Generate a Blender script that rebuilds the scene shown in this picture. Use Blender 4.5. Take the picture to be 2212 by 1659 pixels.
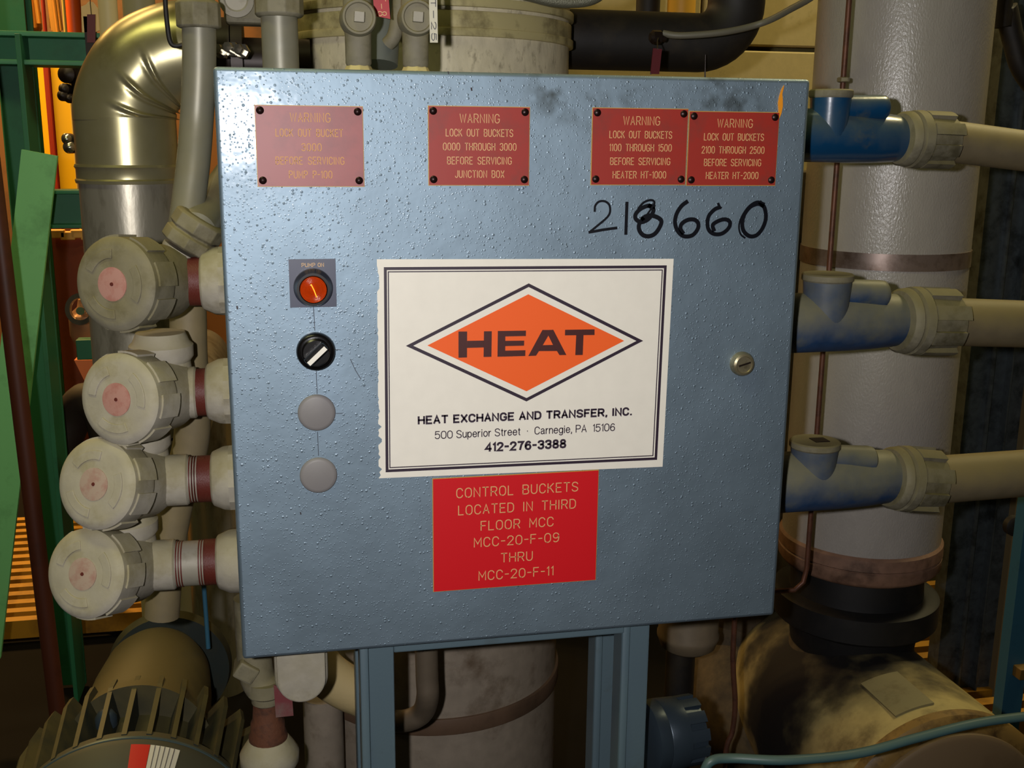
import bpy, bmesh, math, random
from mathutils import Vector, Matrix
random.seed(7)
for o in list(bpy.data.objects): bpy.data.objects.remove(o)
SC = bpy.context.scene
COL = SC.collection
# ------------------------------------------------------------------ camera
ZD = 1.01                       # height of the middle of the cabinet door above the floor
CAM = Vector((-0.23823187, -1.09129852, 0.24074014 + ZD))
RX = Vector((0.97987291, -0.19941765, 0.00903761))
DN = Vector((-0.03563912, -0.21930618, -0.97500495))
FW = Vector((0.1964152, 0.95505885, -0.22199925))
F = 2325.0
cd = bpy.data.cameras.new('camera'); cam = bpy.data.objects.new('camera', cd); COL.objects.link(cam)
m3 = Matrix((RX, -DN, -FW)).transposed()
cam.matrix_world = Matrix.Translation(CAM) @ m3.to_4x4()
cd.sensor_width = 36; cd.lens = 36 * F / 2212; cd.clip_start = 0.02
SC.camera = cam
# ------------------------------------------------------------------ light, exposure
SC.view_settings.view_transform = 'Standard'; SC.view_settings.look = 'None'
SC.view_settings.gamma = 1; SC.view_settings.use_curve_mapping = False
SC.view_settings.exposure = 0.0
w = bpy.data.worlds.new('plant_room'); SC.world = w; w.use_nodes = True
w.node_tree.nodes['Background'].inputs[0].default_value = (1.0, 0.80, 0.50, 1)
w.node_tree.nodes['Background'].inputs[1].default_value = 0.012

def light(name, kind, loc, target, energy, color, size=0.1, size_y=None, angle=None, blend=0.5):
    l = bpy.data.lights.new(name, kind); l.energy = energy; l.color = color
    o = bpy.data.objects.new(name, l); COL.objects.link(o); o.location = loc
    o.rotation_euler = (Vector(target) - Vector(loc)).to_track_quat('-Z', 'Y').to_euler()
    if kind == 'AREA':
        l.size = size
        if size_y: l.shape = 'RECTANGLE'; l.size_y = size_y
    else:
        l.shadow_soft_size = size
    if kind == 'SPOT': l.spot_size = math.radians(angle); l.spot_blend = blend
    return o
# the camera's own flash, a little left of and above the lens
light('camera_flash', 'SPOT', (-0.325, -1.09, 0.262 + ZD), (-0.16, 0.0, 0.16 + ZD), 40.0, (1.0, 0.97, 0.98), 0.012, angle=125, blend=1.0)
# strip lamps over the plant room
light('ceiling_lamp_front', 'AREA', (-1.2, -0.6, 3.4), (-0.6, 0.5, 1.0), 19.0, (0.93, 0.92, 0.42), 1.5, 0.3)
light('ceiling_lamp_rear', 'AREA', (2.2, 0.9, 3.3), (1.3, 1.65, 1.2), 46.0, (1.0, 0.85, 0.45), 1.5, 0.3)
light('far_bay_lamp', 'AREA', (-1.9, 3.2, 3.2), (-1.7, 4.4, 1.0), 230.0, (1.0, 0.62, 0.22), 1.4, 0.6)
light('far_bay_lamp_low', 'AREA', (-1.2, 1.2, 3.0), (-1.4, 2.0, 0.2), 16.0, (1.0, 0.75, 0.40), 0.8, 0.4)

# ------------------------------------------------------------------ measuring helpers (photo -> room)
def ray(px, py): return RX * ((px - 1106) / F) + DN * ((py - 829.5) / F) + FW
def P(px, py, Y=0.0):
    d = ray(px, py); return CAM + d * ((Y - CAM.y) / d.y)
def PF(px, py, Z=0.0):
    d = ray(px, py); return CAM + d * ((Z - CAM.z) / d.z)
def PX(px, py, X):
    d = ray(px, py); return CAM + d * ((X - CAM.x) / d.x)
def m_per_px(p): return (Vector(p) - CAM).dot(FW) / F

# ------------------------------------------------------------------ materials
def lin(c):
    return tuple(((v / 255 + 0.055) / 1.055) ** 2.4 if v > 10.3 else v / 255 / 12.92 for v in c) + (1,)
MATS = {}
def mat(name, color, rough=0.5, metal=0.0, dirt=None, dirt_amt=0.0, dirt_scale=8.0, dust=None, dust_amt=0.0,
        bump=0.0, bump_scale=200.0, coat=0.0, coat_rough=0.15, stretch=(1, 1, 1), emit=0.0, spec=0.5, fine=0.0, dist=0.001, dust_lo=-0.35):
    if name in MATS: return MATS[name]
    m = bpy.data.materials.new(name); m.use_nodes = True; nt = m.node_tree; N = nt.nodes; L = nt.links
    b = N['Principled BSDF']
    col = lin(color) if max(color) > 1 else tuple(color) + (1,)
    b.inputs['Roughness'].default_value = rough; b.inputs['Metallic'].default_value = metal
    b.inputs['Specular IOR Level'].default_value = spec
    b.inputs['Coat Weight'].default_value = coat; b.inputs['Coat Roughness'].default_value = coat_rough
    tc = N.new('ShaderNodeTexCoord')
    mp = N.new('ShaderNodeMapping'); mp.inputs['Scale'].default_value = stretch
    L.new(tc.outputs['Object'], mp.inputs['Vector'])
    cur = None
    rgb = N.new('ShaderNodeRGB'); rgb.outputs[0].default_value = col; cur = rgb.outputs[0]
    def mix(a, bcol, fac):
        x = N.new('ShaderNodeMix'); x.data_type = 'RGBA'
        L.new(a, x.inputs[6]); x.inputs[7].default_value = bcol; L.new(fac, x.inputs[0]); return x.outputs[2]
    if dirt:
        n = N.new('ShaderNodeTexNoise'); n.inputs['Scale'].default_value = dirt_scale; n.inputs['Detail'].default_value = 8; n.inputs['Roughness'].default_value = 0.65
        L.new(mp.outputs[0], n.inputs['Vector'])
        r = N.new('ShaderNodeMapRange'); r.inputs[1].default_value = 0.62 - 0.3 * dirt_amt; r.inputs[2].default_value = 0.78 - 0.2 * dirt_amt
        L.new(n.outputs[0], r.inputs[0]); mu = N.new('ShaderNodeMath'); mu.operation = 'MULTIPLY'; mu.inputs[1].default_value = min(1, 0.45 + dirt_amt)
        L.new(r.outputs[0], mu.inputs[0])
        cur = mix(cur, lin(dirt), mu.outputs[0])
    if fine:
        n = N.new('ShaderNodeTexNoise'); n.inputs['Scale'].default_value = 60; n.inputs['Detail'].default_value = 6
        L.new(mp.outputs[0], n.inputs['Vector'])
        r = N.new('ShaderNodeMapRange'); r.inputs[1].default_value = 0.3; r.inputs[2].default_value = 0.7; r.inputs[3].default_value = 1 - fine; r.inputs[4].default_value = 1 + fine
        L.new(n.outputs[0], r.inputs[0])
        x = N.new('ShaderNodeVectorMath'); x.operation = 'SCALE'; L.new(cur, x.inputs[0]); L.new(r.outputs[0], x.inputs['Scale']); cur = x.outputs[0]
    if dust:
        g = N.new('ShaderNodeNewGeometry'); s = N.new('ShaderNodeSeparateXYZ'); L.new(g.outputs['Normal'], s.inputs[0])
        n = N.new('ShaderNodeTexNoise'); n.inputs['Scale'].default_value = 35; n.inputs['Detail'].default_value = 7
        L.new(tc.outputs['Object'], n.inputs['Vector'])
        a = N.new('ShaderNodeMath'); a.operation = 'ADD'; L.new(s.outputs[2], a.inputs[0])
        k = N.new('ShaderNodeMath'); k.operation = 'MULTIPLY_ADD'; k.inputs[1].default_value = 1.2; k.inputs[2].default_value = -0.6; L.new(n.outputs[0], k.inputs[0])
        L.new(k.outputs[0], a.inputs[1])
        r = N.new('ShaderNodeMapRange'); r.inputs[1].default_value = dust_lo; r.inputs[2].default_value = 0.75 + max(0, dust_lo) * 1.5; r.inputs[4].default_value = dust_amt
        L.new(a.outputs[0], r.inputs[0]); cur = mix(cur, lin(dust), r.outputs[0])
    L.new(cur, b.inputs['Base Color'])
    if emit: L.new(cur, b.inputs['Emission Color']); b.inputs['Emission Strength'].default_value = emit
    if bump:
        n = N.new('ShaderNodeTexNoise'); n.inputs['Scale'].default_value = bump_scale; n.inputs['Detail'].default_value = 3
        L.new(mp.outputs[0], n.inputs['Vector'])
        bp = N.new('ShaderNodeBump'); bp.inputs['Strength'].default_value = bump; bp.inputs['Distance'].default_value = dist
        L.new(n.outputs[0], bp.inputs['Height']); L.new(bp.outputs[0], b.inputs['Normal'])
        if coat: L.new(bp.outputs[0], b.inputs['Coat Normal'])
    MATS[name] = m; return m

def hammered(name, smudge):
    # blue enamel with raised paint droplets
    m = mat(name, (0.262, 0.345, 0.415), 0.58, 0.84, coat=0.3, coat_rough=0.13, spec=0.5)
    nt = m.node_tree; N = nt.nodes; L = nt.links; b = N['Principled BSDF']
    tc = [n for n in N if n.type == 'TEX_COORD'][0]
    v = N.new('ShaderNodeTexVoronoi'); v.inputs['Scale'].default_value = 230; v.inputs['Randomness'].default_value = 1.0
    L.new(tc.outputs['Object'], v.inputs['Vector'])
    sx = N.new('ShaderNodeSeparateXYZ'); L.new(v.outputs['Color'], sx.inputs[0])
    th = N.new('ShaderNodeMapRange'); th.inputs[1].default_value = 0.35; th.inputs[2].default_value = 1.0; th.inputs[3].default_value = 0.02; th.inputs[4].default_value = 0.42
    L.new(sx.outputs[0], th.inputs[0])
    sub = N.new('ShaderNodeMath'); sub.operation = 'DIVIDE'; L.new(v.outputs['Distance'], sub.inputs[0]); L.new(th.outputs[0], sub.inputs[1])
    r = N.new('ShaderNodeMapRange'); r.interpolation_type = 'SMOOTHSTEP'; r.inputs[1].default_value = 1.0; r.inputs[2].default_value = 0.0
    L.new(sub.outputs[0], r.inputs[0])
    big = N.new('ShaderNodeTexNoise'); big.inputs['Scale'].default_value = 60; big.inputs['Detail'].default_value = 2; L.new(tc.outputs['Object'], big.inputs['Vector'])
    v2 = N.new('ShaderNodeTexVoronoi'); v2.inputs['Scale'].default_value = 430; L.new(tc.outputs['Object'], v2.inputs['Vector'])
    s2 = N.new('ShaderNodeSeparateXYZ'); L.new(v2.outputs['Color'], s2.inputs[0])
    t2 = N.new('ShaderNodeMapRange'); t2.inputs[1].default_value = 0.25; t2.inputs[2].default_value = 1.0; t2.inputs[3].default_value = 0.02; t2.inputs[4].default_value = 0.5; L.new(s2.outputs[1], t2.inputs[0])
    d2 = N.new('ShaderNodeMath'); d2.operation = 'DIVIDE'; L.new(v2.outputs['Distance'], d2.inputs[0]); L.new(t2.outputs[0], d2.inputs[1])
    r2_ = N.new('ShaderNodeMapRange'); r2_.interpolation_type = 'SMOOTHSTEP'; r2_.inputs[1].default_value = 1.0; r2_.inputs[2].default_value = 0.0; r2_.inputs[4].default_value = 0.4; L.new(d2.outputs[0], r2_.inputs[0])
    mx_ = N.new('ShaderNodeMath'); mx_.operation = 'MAXIMUM'; L.new(r.outputs[0], mx_.inputs[0]); L.new(r2_.outputs[0], mx_.inputs[1])
    ad = N.new('ShaderNodeMath'); ad.operation = 'MULTIPLY_ADD'; ad.inputs[1].default_value = 0.7; L.new(big.outputs[0], ad.inputs[0]); L.new(mx_.outputs[0], ad.inputs[2])
    bp = N.new('ShaderNodeBump'); bp.inputs['Strength'].default_value = 0.9; bp.inputs['Distance'].default_value = 0.00045
    L.new(ad.outputs[0], bp.inputs['Height']); L.new(bp.outputs[0], b.inputs['Normal']); L.new(bp.outputs[0], b.inputs['Coat Normal'])
    # mottled enamel and grey rubbed smudges near the top edge
    rgb = [n for n in N if n.type == 'RGB'][0]
    n2 = N.new('ShaderNodeTexNoise'); n2.inputs['Scale'].default_value = 14; n2.inputs['Detail'].default_value = 6; L.new(tc.outputs['Object'], n2.inputs['Vector'])
    mr = N.new('ShaderNodeMapRange'); mr.inputs[1].default_value = 0.35; mr.inputs[2].default_value = 0.7; mr.inputs[3].default_value = 0.92; mr.inputs[4].default_value = 1.1
    L.new(n2.outputs[0], mr.inputs[0])
    sc = N.new('ShaderNodeVectorMath'); sc.operation = 'SCALE'; L.new(rgb.outputs[0], sc.inputs[0]); L.new(mr.outputs[0], sc.inputs['Scale'])
    cur = sc.outputs[0]
    for (c, rad) in smudge:
        sb = N.new('ShaderNodeVectorMath'); sb.operation = 'DISTANCE'; sb.inputs[1].default_value = c; L.new(tc.outputs['Object'], sb.inputs[0])
        r1 = N.new('ShaderNodeMapRange'); r1.inputs[1].default_value = rad; r1.inputs[2].default_value = 0; L.new(sb.outputs['Value'], r1.inputs[0])
        n3 = N.new('ShaderNodeTexNoise'); n3.inputs['Scale'].default_value = 45; n3.inputs['Detail'].default_value = 8; L.new(tc.outputs['Object'], n3.inputs['Vector'])
        r2 = N.new('ShaderNodeMapRange'); r2.inputs[1].default_value = 0.45; r2.inputs[2].default_value = 0.62; r2.inputs[4].default_value = 0.8; L.new(n3.outputs[0], r2.inputs[0])
        mu = N.new('ShaderNodeMath'); mu.operation = 'MULTIPLY'; L.new(r1.outputs[0], mu.inputs[0]); L.new(r2.outputs[0], mu.inputs[1])
        x = N.new('ShaderNodeMix'); x.data_type = 'RGBA'; L.new(cur, x.inputs[6]); x.inputs[7].default_value = lin((58, 60, 52)); L.new(mu.outputs[0], x.inputs[0]); cur = x.outputs[2]
    L.new(cur, b.inputs['Base Color'])
    return m

def stain(m, spots, color, soft=0.5):
    nt = m.node_tree; N = nt.nodes; L = nt.links; b = N['Principled BSDF']; tc = [n for n in N if n.type == 'TEX_COORD'][0]
    cur = b.inputs['Base Color'].links[0].from_socket
    for c, rad in spots:
        sb = N.new('ShaderNodeVectorMath'); sb.operation = 'DISTANCE'; sb.inputs[1].default_value = c; L.new(tc.outputs['Object'], sb.inputs[0])
        n3 = N.new('ShaderNodeTexNoise'); n3.inputs['Scale'].default_value = 14; n3.inputs['Detail'].default_value = 8; L.new(tc.outputs['Object'], n3.inputs['Vector'])
        ma = N.new('ShaderNodeMath'); ma.operation = 'MULTIPLY_ADD'; ma.inputs[1].default_value = rad * 1.3; ma.inputs[2].default_value = -rad * 0.65; L.new(n3.outputs[0], ma.inputs[0])
        ad = N.new('ShaderNodeMath'); L.new(sb.outputs['Value'], ad.inputs[0]); L.new(ma.outputs[0], ad.inputs[1])
        r1 = N.new('ShaderNodeMapRange'); r1.inputs[1].default_value = rad * (1 + soft * .3); r1.inputs[2].default_value = rad * (1 - soft); L.new(ad.outputs[0], r1.inputs[0])
        x = N.new('ShaderNodeMix'); x.data_type = 'RGBA'; L.new(cur, x.inputs[6]); x.inputs[7].default_value = lin(color); L.new(r1.outputs[0], x.inputs[0]); cur = x.outputs[2]
    L.new(cur, b.inputs['Base Color'])
DUST = (150, 135, 88)
M_DOOR = hammered('hammered_blue_enamel', [((0.025, -0.1, 0.59), 0.035), ((0.06, -0.1, 0.58), 0.03), ((0.20, -0.1, 0.59), 0.05), ((0.235, -0.1, 0.575), 0.03), ((0.11, -0.1, 0.593), 0.02)])
M_BLUE = mat('blue_enamel', (0.10, 0.15, 0.175), 0.5, coat=0.2, dirt=(70, 72, 62), dirt_amt=0.15, dirt_scale=12, bump=0.15, bump_scale=300)
M_CREAM = mat('engraved_core', (222, 178, 120), 0.5)
M_REDPL = mat('weathered_red_plate', (158, 42, 30), 0.5, dirt=(128, 52, 42), dirt_amt=0.4, dirt_scale=22, bump=0.06, bump_scale=40, spec=0.5)
M_REDNEW = mat('bright_red_plate', (214, 20, 30), 0.45, bump=0.03, bump_scale=500)
M_PLEDGE = mat('plate_edge', (190, 150, 70), 0.5)
M_WHITE = mat('white_vinyl', (242, 236, 222), 0.5, fine=0.02, spec=0.4)
M_BLK = mat('printed_black', (48, 34, 50), 0.5)
M_BROWNBLK = mat('printed_brown_black', (72, 26, 22), 0.5)
M_ORANGE = mat('printed_orange', (252, 104, 42), 0.5, spec=0.3)
M_INK = mat('marker_ink', (10, 12, 20), 0.35)
M_BKPLASTIC = mat('black_plastic', (14, 12, 12), 0.25, spec=0.6)
M_GREYPLUG = mat('grey_rubber_plug', (128, 124, 122), 0.5, bump=0.05, bump_scale=120)
M_LAMPPL = mat('dark_blue_plate', (62, 66, 86), 0.4)
M_RIVET = mat('dark_rivet', (42, 22, 20), 0.35, metal=0.5)
M_LATCH = mat('zinc_latch', (160, 150, 120), 0.35, metal=0.7, dirt=(90, 78, 50), dirt_amt=0.3, dirt_scale=80)
M_DUSTY = mat('dusty_cast_metal', (165, 158, 142), 0.7, dirt=(110, 100, 66), dirt_amt=0.35, dirt_scale=18, dust=(160, 150, 106), dust_amt=0.6, bump=0.25, bump_scale=220, fine=0.1)
M_DUSTY2 = mat('grimy_cast_metal', (124, 118, 98), 0.7, dirt=(74, 68, 46), dirt_amt=0.5, dirt_scale=22, dust=(128, 118, 74), dust_amt=0.75, bump=0.3, bump_scale=200, fine=0.12)
M_PINK = mat('faded_red_disc', (176, 130, 116), 0.7, dirt=(164, 106, 92), dirt_amt=0.5, dirt_scale=90)
M_PINK2 = mat('faded_red_disc_dusty', (170, 148, 128), 0.7, dirt=(160, 120, 104), dirt_amt=0.5, dirt_scale=90)
M_ZINC = mat('dull_zinc', (152, 146, 130), 0.55, metal=0.12, dirt=(112, 104, 84), dirt_amt=0.3, dirt_scale=30, bump=0.15, bump_scale=150)
M_RUSTRED = mat('red_brown_thread', (92, 36, 26), 0.5, bump=0.5, bump_scale=400, stretch=(4, 1, 1))
M_CONDUIT = mat('grey_conduit', (128, 126, 112), 0.42, metal=0.2, dust=(140, 128, 84), dust_amt=0.5, bump=0.08, bump_scale=80, fine=0.06)
M_CONDUITB = mat('tan_dusty_conduit', (120, 108, 82), 0.6, dust=(142, 126, 80), dust_amt=0.8, fine=0.08, bump=0.1)
M_FITBLUE = mat('dusty_blue_casting', (34, 62, 98), 0.5, dirt=(92, 94, 80), dirt_amt=0.3, dirt_scale=20, dust=(134, 130, 100), dust_amt=0.92, dust_lo=-0.6, bump=0.15, bump_scale=180, fine=0.15)
M_FITBLUE2 = mat('glossy_blue_casting', (14, 62, 98), 0.3, dirt=(90, 90, 68), dirt_amt=0.12, dirt_scale=24, dust=(120, 122, 84), dust_amt=0.35, bump=0.1, bump_scale=150, coat=0.5)
M_JACKET = mat('white_pipe_jacket', (156, 150, 142), 0.4, dirt=(96, 80, 56), dirt_amt=0.02, dirt_scale=9, bump=0.8, bump_scale=420, stretch=(1, 1, 0.5), coat=0.5, coat_rough=0.2, fine=0.04, dist=0.0008)
M_TANK = mat('speckled_tank_jacket', (200, 190, 160), 0.5, metal=0.0, dirt=(70, 56, 36), dirt_amt=0.22, dirt_scale=90, bump=0.5, bump_scale=160, stretch=(1, 1, 0.55), fine=0.12)
M_TANKLOW = mat('plain_tank_jacket', (140, 128, 112), 0.6, dirt=(84, 66, 46), dirt_amt=0.4, dirt_scale=14, fine=0.1, bump=0.2)
M_BAND = mat('jacket_band', (182, 170, 122), 0.4, metal=0.1, dirt=(90, 78, 48), dirt_amt=0.4, dirt_scale=20)
M_STRAP = mat('steel_strap', (140, 124, 116), 0.35, metal=0.6, dirt=(84, 64, 50), dirt_amt=0.4, dirt_scale=20)
M_ALU = mat('aluminium_jacket', (176, 168, 132), 0.30, metal=0.72, dirt=(92, 86, 52), dirt_amt=0.25, dirt_scale=9, dust=(150, 140, 84), dust_amt=0.7, bump=0.08, bump_scale=30)
M_ALU2 = mat('stained_aluminium_jacket', (158, 152, 136), 0.36, metal=0.6, dirt=(80, 72, 52), dirt_amt=0.42, dirt_scale=24, stretch=(1, 1, 0.3), bump=0.25, bump_scale=140)
M_COPPER = mat('copper_tube', (104, 66, 48), 0.5, metal=0.4, dirt=(60, 42, 34), dirt_amt=0.5, dirt_scale=30)
M_BLACKPIPE = mat('black_grimy_pipe', (24, 20, 16), 0.6, dirt=(50, 42, 28), dirt_amt=0.3, dirt_scale=14, bump=0.3, bump_scale=60)
M_RUBBER = mat('black_rubber', (13, 12, 12), 0.6, dirt=(34, 30, 26), dirt_amt=0.3, dirt_scale=14)
M_CANVAS = mat('brown_canvas_wrap', (122, 92, 74), 0.6, dirt=(66, 46, 34), dirt_amt=0.4, dirt_scale=22, bump=0.4, bump_scale=120, fine=0.15)
M_GALV = mat('galvanised_steel', (96, 104, 108), 0.45, metal=0.6, dirt=(54, 58, 58), dirt_amt=0.5, dirt_scale=20, fine=0.15)
M_LTBLUE = mat('light_blue_paint', (50, 98, 122), 0.5, dirt=(36, 66, 82), dirt_amt=0.2, dirt_scale=10)
M_TEAL = mat('teal_tube', (70, 104, 108), 0.4, dust=(110, 110, 84), dust_amt=0.3)
M_GREEN = mat('green_structural_paint', (54, 134, 90), 0.5, dirt=(34, 80, 54), dirt_amt=0.2, dirt_scale=6, dust=(96, 120, 62), dust_amt=0.25)
M_BROWNPIPE = mat('brown_red_pipe', (74, 34, 18), 0.5, dirt=(44, 22, 12), dirt_amt=0.3)
M_YELGRATE = mat('yellow_grating_paint', (166, 116, 18), 0.6, dirt=(90, 56, 12), dirt_amt=0.4, dirt_scale=5)
M_YELLOW = mat('yellow_machine_paint', (236, 186, 6), 0.45)
M_REDLINE = mat('dark_red_paint', (150, 40, 14), 0.5)
M_ORANGECYL = mat('orange_paint', (210, 84, 24), 0.4)
M_OCHRE = mat('ochre_clutter', (150, 96, 14), 0.6, dirt=(60, 30, 6), dirt_amt=0.5, dirt_scale=5)
M_BLOCK = mat('painted_block', (188, 168, 112), 0.6, dirt=(120, 108, 60), dirt_amt=0.08, dirt_scale=30, bump=0.3, bump_scale=60, fine=0.05)
M_MORTAR = mat('painted_mortar', (120, 108, 64), 0.8, bump=0.3, bump_scale=60)
M_FLOOR = mat('dark_floor', (16, 13, 10), 0.9, spec=0.1, dirt=(10, 8, 6), dirt_amt=0.4, dirt_scale=3, bump=0.2, bump_scale=40)
M_FARFLOOR = mat('red_brown_floor', (170, 96, 52), 0.6, dirt=(100, 50, 24), dirt_amt=0.4, dirt_scale=2)
M_FARWALL = mat('far_wall_paint', (96, 60, 22), 0.7, dirt=(40, 22, 8), dirt_amt=0.5, dirt_scale=1.5)
M_CEIL = mat('ceiling_paint', (90, 84, 60), 0.8)
M_MOTOR = mat('dusty_motor_casting', (30, 38, 34), 0.6, dust=(96, 86, 44), dust_amt=0.6, dirt=(44, 42, 26), dirt_amt=0.35, dirt_scale=14, bump=0.3, bump_scale=60, dust_lo=0.1)
M_MOTORD = mat('dusty_green_bell', (54, 52, 36), 0.55, dust=(112, 98, 56), dust_amt=0.6, dirt=(40, 46, 36), dirt_amt=0.35, dirt_scale=9, bump=0.15, bump_scale=60)
M_SHROUD = mat('dusty_shroud', (62, 60, 44), 0.6, dust=(70, 66, 44), dust_amt=0.6, dirt=(60, 66, 48), dirt_amt=0.3, dirt_scale=12)
M_BELLRIM = mat('shroud_rim', (90, 110, 112), 0.3, metal=0.5)
M_REDSTK = mat('red_sticker', (196, 32, 14), 0.5)
M_TAGW = mat('white_tag', (206, 200, 176), 0.5)
M_RUST = mat('rusty_iron', (96, 56, 34), 0.8, dirt=(56, 34, 24), dirt_amt=0.5, dirt_scale=60, bump=0.7, bump_scale=180)
M_PUMP2 = mat('dark_stained_insulation', (92, 76, 48), 0.75, dirt=(26, 20, 14), dirt_amt=0.75, dirt_scale=7.0, bump=0.3, bump_scale=40, fine=0.15)
M_PUMP = mat('stained_insulation', (164, 148, 96), 0.75, dirt=(60, 42, 22), dirt_amt=0.4, dirt_scale=9, bump=0.3, bump_scale=40, fine=0.1)
M_PUMPEND = mat('dusty_end_cover', (112, 92, 68), 0.6, dirt=(90, 70, 48), dirt_amt=0.3, dirt_scale=8)
M_STEELBLUE = mat('blue_grey_cap', (58, 70, 80), 0.35, metal=0.4, bump=0.1)
M_CREAMWALL = mat('cream_insulation', (184, 164, 116), 0.7, dirt=(70, 56, 34), dirt_amt=0.35, dirt_scale=12, bump=0.3)
M_DARKSTEEL = mat('dark_oily_steel', (36, 26, 20), 0.45, metal=0.4)
M_SHINY = mat('bright_steel', (170, 165, 150), 0.2, metal=0.9)
M_TAGRED = mat('red_tag', (176, 18, 22), 0.45)
M_DKRED = mat('dark_red_tag', (84, 10, 18), 0.5)
M_SHARD = mat('orange_tape', (236, 150, 28), 0.5)
M_EDGE = mat('lamplit_door_edge', (120, 128, 78), 0.4, coat=0.3)  # green-yellow overhead light put into the edge colour; not assigned to any part

# ------------------------------------------------------------------ mesh builder
def frame(axis):
    a = Vector(axis).normalized(); u = a.orthogonal().normalized()
    if abs(a.z) < 0.95: u = Vector((0, 0, 1)).cross(a).normalized()
    return a, u, a.cross(u)
class MB:
    def __init__(s): s.v = []; s.f = []
    def add(s, vs, fs):
        o = len(s.v); s.v += [Vector(v) for v in vs]; s.f += [tuple(i + o for i in f) for f in fs]; return s
    def box(s, c, d, rot=None, taper=None):
        vs = []
        for i in range(8):
            v = Vector(((i & 1) - .5, ((i >> 1) & 1) - .5, ((i >> 2) & 1) - .5)); v = Vector((v.x * d[0], v.y * d[1], v.z * d[2]))
            if rot is not None: v = rot @ v
            vs.append(Vector(c) + v)
        return s.add(vs, [(0, 2, 3, 1), (4, 5, 7, 6), (0, 1, 5, 4), (2, 6, 7, 3), (0, 4, 6, 2), (1, 3, 7, 5)])
    def lathe(s, o, axis, prof, seg=32, caps=True, arc=None):
        a, u, w_ = frame(axis); o = Vector(o); vs = []; fs = []; n = len(prof)
        for t, r in prof:
            for k in range(seg):
                th = 2 * math.pi * k / seg
                vs.append(o + a * t + (u * math.cos(th) + w_ * math.sin(th)) * max(r, 1e-5))
        for i in range(n - 1):
            for k in range(seg):
                k2 = (k + 1) % seg; fs.append((i * seg + k, i * seg + k2, (i + 1) * seg + k2, (i + 1) * seg + k))
        if caps: fs.append(tuple(range(seg - 1, -1, -1))); fs.append(tuple((n - 1) * seg + k for k in range(seg)))
        return s.add(vs, fs)
    def cyl(s, p0, p1, r0, r1=None, seg=32):
        p0 = Vector(p0); p1 = Vector(p1); r1 = r0 if r1 is None else r1
        return s.lathe(p0, p1 - p0, [(0, r0), ((p1 - p0).length, r1)], seg)
    def tube(s, pts, r, seg=16, rs=None):
        pts = [Vector(p) for p in pts]; n = len(pts); vs = []; fs = []
        t = (pts[1] - pts[0]).normalized(); u = t.orthogonal().normalized()
        for i, p in enumerate(pts):
            t2 = ((pts[min(i + 1, n - 1)] - pts[max(i - 1, 0)])).normalized()
            u = (u - t2 * u.dot(t2)).normalized(); w_ = t2.cross(u); rr = rs[i] if rs else r
            for k in range(seg):
                th = 2 * math.pi * k / seg; vs.append(p + (u * math.cos(th) + w_ * math.sin(th)) * rr)
        for i in range(n - 1):
            for k in range(seg):
                k2 = (k + 1) % seg; fs.append((i * seg + k, i * seg + k2, (i + 1) * seg + k2, (i + 1) * seg + k))
        fs.append(tuple(range(seg - 1, -1, -1))); fs.append(tuple((n - 1) * seg + k for k in range(seg)))
        return s.add(vs, fs)
    def ring(s, o, axis, r_out, r_in, th, seg=48):
        a, u, w_ = frame(axis); o = Vector(o); vs = []; fs = []
        for (t, r) in ((0, r_out), (th, r_out), (th, r_in), (0, r_in)):
            for k in range(seg):
                q = 2 * math.pi * k / seg; vs.append(o + a * t + (u * math.cos(q) + w_ * math.sin(q)) * r)
        for i in range(4):
            for k in range(seg):
                k2 = (k + 1) % seg; j = (i + 1) % 4; fs.append((i * seg + k, i * seg + k2, j * seg + k2, j * seg + k))
        return s.add(vs, fs)
    def prism(s, poly, y0, y1):       # polygon given as (x, z), extruded along y
        n = len(poly); vs = [(x, y0, z) for x, z in poly] + [(x, y1, z) for x, z in poly]
        return s.add(vs, [tuple(range(n)), tuple(range(2 * n - 1, n - 1, -1))] + [(i, (i + 1) % n, n + (i + 1) % n, n + i) for i in range(n)])
    def stroke(s, pts, wd, y0, y1):   # flat pen stroke on the door plane, points (x, z)
        pts = [Vector(p) for p in pts]; hw = wd / 2; L_ = []; R_ = []
        for i, p in enumerate(pts):
            d0 = (p - pts[i - 1]).normalized() if i else None
            d1 = (pts[i + 1] - p).normalized() if i < len(pts) - 1 else None
            if d0 is None: d = d1; k = 1; e = -d1 * hw * .6
            elif d1 is None: d = d0; k = 1; e = d0 * hw * .6
            else:
                d = d0 + d1; d = d.normalized() if d.length > 1e-6 else d1; k = 1 / max(0.5, d.dot(d1)); e = Vector((0, 0))
            nrm = Vector((-d.y, d.x)) * hw * k; L_.append(p + e + nrm); R_.append(p + e - nrm)
        n = len(pts); vs = []
        for a_, b_ in zip(L_, R_): vs += [(a_.x, y0, a_.y), (b_.x, y0, b_.y), (b_.x, y1, b_.y), (a_.x, y1, a_.y)]
        fs = []
        for i in range(n - 1):
            a_ = 4 * i; b_ = a_ + 4
            for q in range(4): fs.append((a_ + q, a_ + (q + 1) % 4, b_ + (q + 1) % 4, b_ + q))
        fs += [(3, 2, 1, 0), tuple(4 * (n - 1) + q for q in range(4))]
        return s.add(vs, fs)

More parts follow.
